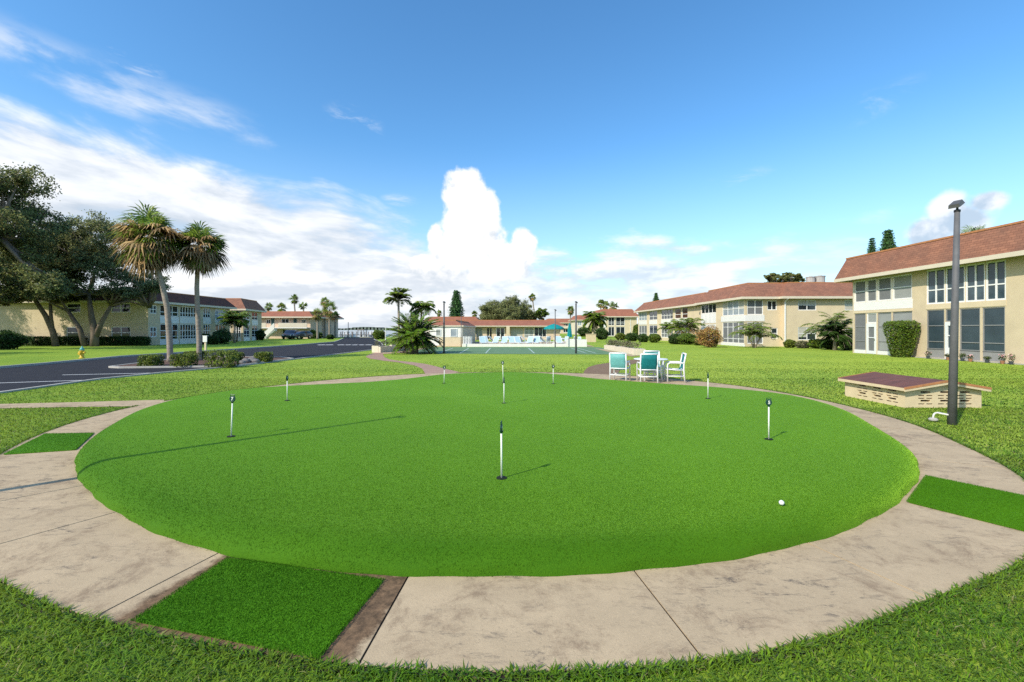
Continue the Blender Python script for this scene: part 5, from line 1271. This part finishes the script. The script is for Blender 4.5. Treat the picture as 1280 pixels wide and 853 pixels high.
feather('queen_palm', 'slender feather palm rising high behind the cycad', 'palm tree', (at(499,60), 60), [(-.1,0,hz(376,60))], 2.1, 24, 22, .62, 'palm_leaf', 'feather palms behind the cycad', (0,85), .62, 'palm_bark', .16, True, .17)
feather('queen_palm', 'drooping feather palm behind the right half of the cycad', 'palm tree', (at(526,62), 62), [(.1,0,hz(385,62))], 2.1, 24, 22, .62, 'palm_leaf', 'feather palms behind the cycad', (-25,70), .80, 'palm_bark', .16, False, .17)
feather('clump_palm', 'bushy arching palm against the porch of the second block', 'palm tree', (at(947,42), 42.6), [(-.45,0,1.0),(.1,.2,1.2),(.55,0,.9)], 2.0, 13, 20, .40, 'palm_leaf', 'palms against the right hand blocks', (30,88), .95, 'palm_bark', .07, False, .065)
feather('clump_palm', 'grey green palm between the second block window and the nearest block', 'palm tree', (at(1050,39), 39.5), [(-.7,0,1.5),(.2,.3,1.75)], 2.25, 17, 22, .42, 'palm_leaf', 'palms against the right hand blocks', (10,86), .78, 'palm_bark', .10, False, .065)
feather('clump_palm', 'dense dark palm hard against the corner of the nearest block', 'palm tree', (at(1060,36), 37.5), [(.1,0,1.4)], 1.5, 30, 22, .45, 'hedge_leaf', 'palms against the right hand blocks', (-30,80), .6, 'palm_bark', .14, False, .12)
feather('clump_palm', 'yellow green palm with brown lower fronds at the third block', 'palm tree', (at(857,55), 55), [(-.5,0,1.6),(.5,0,1.9)], 2.1, 17, 20, .55, 'palm_leaf', 'palms against the right hand blocks', (15,86), .85, 'palm_bark', .11, False, .10, 4)
feather('clump_palm', 'thin palm left of the yellow green one at the third block', 'palm tree', (at(838,57), 57), [(0,0,1.7)], 1.8, 16, 20, .44, 'palm_leaf', 'palms against the right hand blocks', (20,86), .85, 'palm_bark', .10, False, .10)
feather('clump_palm', 'tall palm standing before the far white block', 'palm tree', (at(743,96), 96), [(0,0,4.0)], 2.9, 32, 18, .85, 'palm_leaf', None, (-45,80), .7, 'palm_bark', .2, False, .28)
feather('young_palm', 'green young palm in front of the porches of the left blocks', 'palm tree', (at(293,58), 58), [(0,0,2.9)], 2.1, 28, 18, .55, 'palm_leaf', None, (-10,80), .7, 'palm_bark', .12, False, .18)

# conifers in tiers
def conifer(label, px, Y, pyt, pyb, rpx, group, tiers=15, bushy=False):
    x = at(px, Y); zt = hz(pyt, Y); zb = hz(pyb, Y); R_ = rpx*Y/F; r = empty('norfolk_pine', (x, Y, 0), label, 'conifer', group); b = MB(); b.tube([(x,Y,0),(x,Y,zt)], [R_*.1,.02], 8); Q = []
    for t in range(tiers):
        f = t/(tiers-1); z = zt-(zt-zb)*(f**.9); rr_ = R_*(.10+.90*f**(.7 if bushy else 1))*RNG.uniform(.8,1.1)
        for k_ in range(6):
            a = 2*pi*k_/6 + t*.5; d = np.array((cos(a), sin(a), 0)); e = np.array((x,Y,z)) + d*rr_ + np.array((0,0,rr_*.28)); b.tube([(x,Y,z), e], [.03,.01], 4)
            n = 110 if bushy else 60; tt = RNG.random(n)**.7; p = np.array((x,Y,z)) + tt[:,None]*(e-np.array((x,Y,z))) + RNG.normal(0,1,(n,3))*np.array((.13,.13,.10 if bushy else .05))*R_; Q.append(p)
    b.build('trunk', M['bark'], r); polys_np('crown', leaf_quads(np.concatenate(Q), R_*.20, asp=.4), M['conifer_leaf'], r, org=r.location)
conifer('broad conifer rising behind the red roofed block by the pool house', 570.5, 135, 366, 403, 10.5, None, 14, True)
conifer('taller of the two tiered conifers behind the nearest block', 1110, 60, 290, 330, 13, 'tiered conifers behind the nearest block')
conifer('shorter of the two tiered conifers behind the nearest block', 1090, 62, 299, 332, 8, 'tiered conifers behind the nearest block')
conifer('tiny tiered conifer top over the roof of the third block', 820, 100, 367, 380, 5, None)

# shrubs
def shrub(label, x, y, rx, ry, h, shape, n, leaf, m, cat='shrub', name='shrub', group=None, z0=0):
    if shape in ('box', 'vase'):
        P_ = RNG.uniform(-1, 1, (n, 3)); ax = RNG.integers(0, 3, n); sg = np.where(RNG.random(n) < .5, -1, 1.0); k_ = RNG.random(n) < .8
        for a in range(3): P_[k_ & (ax == a), a] = sg[k_ & (ax == a)]
        nn = np.linalg.norm(P_, ord=8, axis=1)[:, None]; P_ = P_/np.maximum(nn, .8); P_ += RNG.normal(0, .05, P_.shape)
    else:
        P_ = RNG.normal(0, 1, (n, 3)); P_ /= np.linalg.norm(P_, axis=1)[:, None]; P_ *= (1-.35*RNG.random(n)**1.6)[:, None]
        bump = 1 + .13*np.sin(P_[:,0]*5+x)*np.cos(P_[:,1]*4+y) + .1*np.sin(P_[:,2]*7+x*2+P_[:,0]*3); P_ *= bump[:, None]
    P_[:, 2] = (P_[:, 2]+1)/2
    if shape == 'vase':
        w = (.52+.48*np.clip(P_[:,2]*1.1, 0, 1)); P_[:,0] *= w; P_[:,1] *= w
    P_ = P_*np.array((rx, ry, h)) + np.array((x, y, z0)); Q = leaf_quads(P_, leaf, asp=.6)
    n_ = 10; core = []
    q = np.clip(RNG.random((max(60, n//14), 3))*2-1, -.82, .82)
    w = (.42+.5*(q[:,2:3]+1)/2) if shape == 'vase' else 1
    if shape == 'round': q *= (.8/np.maximum(np.linalg.norm(q, axis=1), .8))[:, None]
    c = np.stack([q[:,0]*rx*(w[:,0] if shape == 'vase' else 1)*.95, q[:,1]*ry*(w[:,0] if shape == 'vase' else 1)*.95, (q[:,2]+1)/2*h*.97], 1) + np.array((x, y, z0))
    Q2 = leaf_quads(c, leaf*2.6, asp=.8)
    o = polys_np(name, np.concatenate([Q, Q2]), M[m], org=(x, y, z0)); o.location = (x, y, z0); tag(o, label, cat, group); return o
bg = 'clipped box shrubs on the car park island'
for px, pyb, wpx, hpx, lab in ((182.5,460,25,14,'small clipped box shrub at the road corner of the car park island'),(224.5,460,29,15,'clipped box shrub in front of the taller shaggy palm'),(272.5,460.5,42,20,'biggest clipped box shrub, in front of the shorter shaggy palm'),
                          (240,452,27,11,'low clipped shrub behind the trunk of the taller shaggy palm'),(290,453.5,18,11,'clipped box shrub just behind the biggest one'),(326,454.3,20,12,'square clipped box shrub alone at the right end of the island')):
    x, y = G(px, pyb); k_ = y/F; shrub(lab, x-.03, y+.32, wpx*k_/2*.80, .36, hpx*k_*1.0, 'box', 1600, .07, 'box_leaf', 'shrub', 'box_shrub', bg, .05)
for px, py, s in ((303,456,.22),(311,455.5,.26),(316,455.8,.2),(298,457.5,.18)):
    x, y = G(px, py); b = MB(); b.blob((0,0,s*.5), (s,s*.8,s*.6), 9, 6, .18); o = b.build('rock', M['stone'], None, True); o.location = (x, y+.3, .05)
    tag(o, 'grey rock on the mulch between the box shrubs', 'rock', 'grey rocks on the car park island')
# hedge along the shaded left wall
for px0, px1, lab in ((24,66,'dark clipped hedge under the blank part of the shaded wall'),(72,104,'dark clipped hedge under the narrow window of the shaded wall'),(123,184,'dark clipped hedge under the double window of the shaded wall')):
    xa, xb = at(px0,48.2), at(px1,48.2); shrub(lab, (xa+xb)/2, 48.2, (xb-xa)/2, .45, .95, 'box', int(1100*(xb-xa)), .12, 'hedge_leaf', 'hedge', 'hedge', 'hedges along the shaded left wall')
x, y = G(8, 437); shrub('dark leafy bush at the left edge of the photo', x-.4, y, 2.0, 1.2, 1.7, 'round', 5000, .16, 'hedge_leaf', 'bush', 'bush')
lb = 'bushes in front of the left blocks'
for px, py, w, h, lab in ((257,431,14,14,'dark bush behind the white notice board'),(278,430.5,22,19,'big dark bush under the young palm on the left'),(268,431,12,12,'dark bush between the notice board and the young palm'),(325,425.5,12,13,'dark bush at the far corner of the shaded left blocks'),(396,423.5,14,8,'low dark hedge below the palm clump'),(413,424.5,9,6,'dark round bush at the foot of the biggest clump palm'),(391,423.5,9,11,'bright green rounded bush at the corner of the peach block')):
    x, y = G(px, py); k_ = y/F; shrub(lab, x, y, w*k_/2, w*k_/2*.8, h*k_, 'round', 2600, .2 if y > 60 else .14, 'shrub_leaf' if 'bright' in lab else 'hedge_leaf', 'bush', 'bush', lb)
rb_ = 'bushes in front of the right blocks'
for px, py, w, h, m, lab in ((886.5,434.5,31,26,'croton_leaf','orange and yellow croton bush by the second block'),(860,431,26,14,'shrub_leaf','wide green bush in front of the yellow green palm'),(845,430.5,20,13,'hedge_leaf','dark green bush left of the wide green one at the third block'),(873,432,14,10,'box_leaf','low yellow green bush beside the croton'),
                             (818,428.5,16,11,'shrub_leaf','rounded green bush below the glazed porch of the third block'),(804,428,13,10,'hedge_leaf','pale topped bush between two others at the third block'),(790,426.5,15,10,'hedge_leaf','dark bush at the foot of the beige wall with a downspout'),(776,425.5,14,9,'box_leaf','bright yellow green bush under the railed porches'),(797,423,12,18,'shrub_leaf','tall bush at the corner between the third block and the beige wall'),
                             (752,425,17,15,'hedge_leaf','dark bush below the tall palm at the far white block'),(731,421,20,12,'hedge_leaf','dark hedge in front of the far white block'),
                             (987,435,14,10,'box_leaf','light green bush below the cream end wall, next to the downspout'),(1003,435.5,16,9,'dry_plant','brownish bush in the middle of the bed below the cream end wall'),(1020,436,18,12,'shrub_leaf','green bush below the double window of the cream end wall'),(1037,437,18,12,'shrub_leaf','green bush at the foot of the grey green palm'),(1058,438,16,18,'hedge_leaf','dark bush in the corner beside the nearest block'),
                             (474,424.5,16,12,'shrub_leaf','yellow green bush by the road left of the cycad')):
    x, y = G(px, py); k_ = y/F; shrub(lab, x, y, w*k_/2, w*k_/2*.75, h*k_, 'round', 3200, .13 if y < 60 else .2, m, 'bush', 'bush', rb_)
shrub('tall vase shaped clipped shrub against the nearest block', 24.55, 24.55*F/(1126.5-CX), .70, .70, 2.2, 'vase', 9000, .085, 'shrub_leaf', 'shrub', 'vase_shrub')
# flower pots along the nearest block
def pots(px, h, m, lab, i):
    X = 24.85; Y = X*F/(px-CX); r = empty('flower_pot', (X, Y, 0), lab, 'flower pot', 'pots along the wall of the nearest block')
    r.scale = (.62, .62, .62)
    b = MB(); b.lathe([(.10,0),(.15,.22),(.165,.23),(.165,.27),(.13,.27)], 12); b.build('pot', M['clay' if i % 2 else 'dark_glazed'], r, org=(0,0,0))
    polys_np('leaves', leaf_quads(leafy(160, (0,0,.27+h*.4), (.26,.26,h*.5), .1), .10), M['hedge_leaf'], r)
    polys_np('flowers', leaf_quads(leafy(70, (0,0,.27+h*.62), (.26,.26,h*.42), .1), .08, asp=.9), M[m], r)
for i, a_ in enumerate(((1160,.55,'flower_pink','flower pot by the cream pier beside the vase shaped shrub'),(1185,.35,'dry_plant','small flower pot at the foot of the white screen door'),(1203,.5,'dry_plant','flower pot with dry growth just right of the tall lamp post'),(1213,.38,'flower_pink','low flower pot below the first wide screen'),
                        (1234,.3,'dry_plant','dark low flower pot below the second wide screen'),(1253,.62,'flower_pink','pot of pink flowers at the end of the second wide screen'),(1264,.66,'flower_pink','pot of pale pink flowers against the tan wall'))): pots(*a_, i)
# ------------------------------------------------------------------ camera, light, sky
cam = bpy.data.cameras.new('Camera'); co = bpy.data.objects.new('Camera', cam); COL.objects.link(co); scene.camera = co
cam.sensor_fit = 'HORIZONTAL'; cam.sensor_width = 36; cam.lens = 36*F/1280; cam.shift_y = -(426.5-HY)/1280
cam.clip_start = .05; cam.clip_end = 20000; co.location = (0, 0, H); co.rotation_euler = (pi/2, 0, 0)
SUN = np.array((-.735, -.678)); EL = radians(38.5)
sl = bpy.data.lights.new('Sun', 'SUN'); sl.energy = 3.55; sl.angle = radians(.53); sl.color = (1, .92, .78); so = bpy.data.objects.new('Sun', sl); COL.objects.link(so)
from mathutils import Vector
so.rotation_euler = Vector((-SUN[0]*cos(EL), -SUN[1]*cos(EL), -sin(EL))).to_track_quat('-Z', 'Y').to_euler(); so.location = (-20, -20, 30)

w = bpy.data.worlds.new('World'); scene.world = w; w.use_nodes = True; t = w.node_tree; N, L = t.nodes, t.links; bgn = N['Background']; STR = .15
bgn.inputs['Strength'].default_value = STR
sk = N.new('ShaderNodeTexSky'); sk.sky_type = 'NISHITA'; sk.sun_disc = False; sk.sun_elevation = EL; sk.sun_rotation = atan2(SUN[0], SUN[1]); sk.air_density = 1.0; sk.dust_density = .6; sk.ozone_density = 2.2
class S:
    """a tiny expression builder over math nodes"""
    def __init__(s, o): s.o = o
    @staticmethod
    def op(kind, *a, clamp=False):
        n = N.new('ShaderNodeMath'); n.operation = kind; n.use_clamp = clamp
        for i, q in enumerate(a):
            if isinstance(q, S): L.new(q.o, n.inputs[i])
            else: n.inputs[i].default_value = q
        return S(n.outputs[0])
    def __add__(s, b): return S.op('ADD', s, b)
    __radd__ = __add__
    def __sub__(s, b): return S.op('SUBTRACT', s, b)
    def __rsub__(s, b): return S.op('SUBTRACT', b, s)
    def __mul__(s, b): return S.op('MULTIPLY', s, b)
    __rmul__ = __mul__
    def __truediv__(s, b): return S.op('DIVIDE', s, b)
def smooth(x, a, b):
    n = N.new('ShaderNodeMapRange'); n.interpolation_type = 'SMOOTHSTEP'; n.inputs[1].default_value = a; n.inputs[2].default_value = b; L.new(x.o, n.inputs[0]); return S(n.outputs[0])
def vec(x, y, z=0.0):
    n = N.new('ShaderNodeCombineXYZ')
    for i, q in enumerate((x, y, z)):
        if isinstance(q, S): L.new(q.o, n.inputs[i])
        else: n.inputs[i].default_value = q
    return n.outputs[0]
def fbm(v, sc, det=8, rg=.55, dist=0.0):
    n = N.new('ShaderNodeTexNoise'); n.inputs['Scale'].default_value = sc; n.inputs['Detail'].default_value = det; n.inputs['Roughness'].default_value = rg; n.inputs['Distortion'].default_value = dist
    L.new(v, n.inputs['Vector']); return S(n.outputs['Fac'])
def smax(a, b, k=.12):
    n = N.new('ShaderNodeMath'); n.operation = 'SMOOTH_MAX'; n.inputs[2].default_value = k; L.new(a.o, n.inputs[0]); L.new(b.o, n.inputs[1]); return S(n.outputs[0])
def mixc(f, a, b):
    n = N.new('ShaderNodeMix'); n.data_type = 'RGBA'; L.new(f.o, n.inputs[0])
    for i, q in ((6, a), (7, b)):
        if isinstance(q, tuple): n.inputs[i].default_value = (*q, 1)
        else: L.new(q, n.inputs[i])
    return n.outputs[2]
tc = N.new('ShaderNodeTexCoord'); sp = N.new('ShaderNodeSeparateXYZ'); L.new(tc.outputs['Generated'], sp.inputs[0])
X_, Y_, Z_ = (S(sp.outputs[i]) for i in range(3))
az = S.op('ARCTAN2', X_, Y_); el = S.op('ARCSINE', Z_)
def ae(px, py):
    a = math.atan((px-CX)/F); return a, math.atan((HY-py)/F*cos(a))
def ell(px, py, rx, ry, rot=0.0):
    a0, e0 = ae(px, py); a1, _ = ae(px+rx, py); _, e1 = ae(px, py-ry); ra, re = abs(a1-a0), abs(e1-e0); u, v = az-a0, el-e0
    if rot:
        c, s_ = cos(rot), sin(rot); u, v = u*c+v*s_, v*c-u*s_
    u = u*(1/ra); v = v*(1/re); return 1.0 - S.op('SQRT', u*u+v*v)
p2 = vec(az, el)
# heaped clouds: a tower over the far roofs, a bank along the horizon, one on the right
tower = None
for e_ in ((585,248,32,40),(603,262,26,34),(590,300,48,50),(580,330,48,34),(612,335,62,26),(655,306,20,24),(640,322,36,22),(545,300,12,24),(540,335,34,18)):
    q = ell(*e_); tower = q if tower is None else smax(tower, q, .25)
rc = None
for e_ in ((1185,262,34,28),(1160,292,34,26),(1235,252,36,16),(1200,275,50,24)):
    q = ell(*e_); rc = q if rc is None else smax(rc, q, .25)
n1 = fbm(p2, 11, 10, .58); n2 = fbm(vec(az-.022, el+.02), 11, 10, .58); n3 = fbm(p2, 34, 7, .6)
dens_t = smooth(tower + (n1-.5)*1.15 + (n3-.5)*.35, .0, .26)*smooth(el + (n1-.5)*.1, .06, .15)
lit_t = smooth((n1-n2)*2.6 + (n3-.5)*.35 + tower*.5 + el*1.6, -.10, .55)
dens_r = smooth(rc + (n1-.5)*1.0 + (n3-.5)*.3, .0, .45)*.9
lit_r = smooth((n1-n2)*2.6 + (el-.19)*7.0, -.35, .30)
# layered bank near the horizon
pb = vec(az*1.0, el*3.2); b1 = fbm(pb, 5.2, 9, .58, .15); b2 = fbm(vec(az-.03, el*3.2+.05), 5.2, 9, .58, .15)
band = smooth(.19 - el + (b1-.5)*.30, .0, .07) * smooth(.72 - az + (b1-.5)*.6, .0, .35)
dens_b = band*smooth(b1, .20, .48)
lit_b = smooth((b1-b2)*2.2 + (b1-.5)*.9, -.30, .32)
# streaky sheet on the left, its upper edge sloping down to the right
ang = -.11; ca, sa = cos(ang), sin(ang)
u_, v_ = az*ca + el*sa, el*ca - az*sa
a0, e0 = ae(0, 112); v0 = e0*ca - a0*sa
ps = vec(u_*1.0, v_*2.9); s1 = fbm(ps, 3.8, 10, .58, .25); s2 = fbm(vec(u_*1.0-.03, v_*2.9+.06), 3.8, 10, .58, .25)
edge = (v0 - v_) + .01 + (s1-.5)*.22 - S.op('MAXIMUM', az + .40, 0.0)*.30
sheet_ = smooth(edge, .0, .07)*smooth(.30 - az + (s1-.5)*.8, .0, .55)
dens_s = S.op('MULTIPLY', sheet_, .70 + .42*smooth(s1, .32, .58), clamp=True)
lit_s = smooth((s1-s2)*1.8 + (s1-.5)*1.0 + el*.7, -.30, .55)
# upper streak and wisps
a1_, e1_ = ae(100, 92); v1 = e1_*ca - a1_*sa
st_ = smooth(1.0 - S.op('ABSOLUTE', (v_-v1 + (s1-.5)*.10)*(1/.045)), .0, .9)*smooth(-.50 - az + (s1-.5)*.3, .0, .10)
dens_w = st_*smooth(s1, .38, .60)*.85
for e_ in ((445,152,45,24,-.25),(165,78,60,22,-.3),(1098,128,70,24,.3),(925,222,60,14,.1),(978,292,22,22,0),(500,250,30,10,0)):
    q = smooth(ell(*e_) + (n1-.5)*.9, .0, .8)*smooth(fbm(ps, 9, 9, .65, .4), .46, .68)*(.62 if e_[0] < 600 else .30); dens_w = S.op('MAXIMUM', dens_w, q)
K_ = 1.0/STR
def cc(r, g, b): return (r*K_, g*K_, b*K_)
col = sk.outputs[0]
hs = N.new('ShaderNodeHueSaturation'); hs.inputs['Saturation'].default_value = 1.18; hs.inputs['Value'].default_value = 1.19; L.new(col, hs.inputs['Color']); col = hs.outputs[0]
tn = N.new('ShaderNodeMix'); tn.data_type = 'RGBA'; tn.blend_type = 'MULTIPLY'; tn.inputs[0].default_value = 1; tn.inputs[7].default_value = (.76, .98, 1.02, 1); L.new(col, tn.inputs[6]); col = tn.outputs[2]
col = mixc(smooth(.40 - el, .0, .40)*.50, col, cc(.58, .70, .80))
col = mixc(dens_w, col, cc(.66,.71,.78))
col = mixc(dens_s*.96, col, mixc(lit_s, cc(.44,.50,.58), cc(.80,.815,.84)))
col = mixc(dens_b*.85, col, mixc(lit_b, cc(.53,.58,.65), cc(.82,.83,.84)))
col = mixc(dens_r, col, mixc(lit_r, cc(.42,.50,.60), cc(.80,.80,.81)))
col = mixc(dens_t, col, mixc(lit_t, cc(.50,.56,.63), cc(.86,.85,.84)))
L.new(col, bgn.inputs['Color'])

vs_ = scene.view_settings; vs_.view_transform = 'Standard'; vs_.look = 'None'; vs_.gamma = 1; vs_.use_curve_mapping = False; vs_.exposure = 0.43
scene.display_settings.display_device = 'sRGB'
scene.render.engine = 'CYCLES'; c = scene.cycles; c.use_denoising = False; c.denoiser = 'OPENIMAGEDENOISE'; c.denoising_input_passes = 'RGB_ALBEDO_NORMAL'; c.denoising_prefilter = 'ACCURATE'
c.max_bounces = 6; c.diffuse_bounces = 3; c.glossy_bounces = 3; c.transmission_bounces = 3; c.transparent_max_bounces = 4; c.use_adaptive_sampling = True; c.adaptive_threshold = .008; c.sample_clamp_indirect = 6
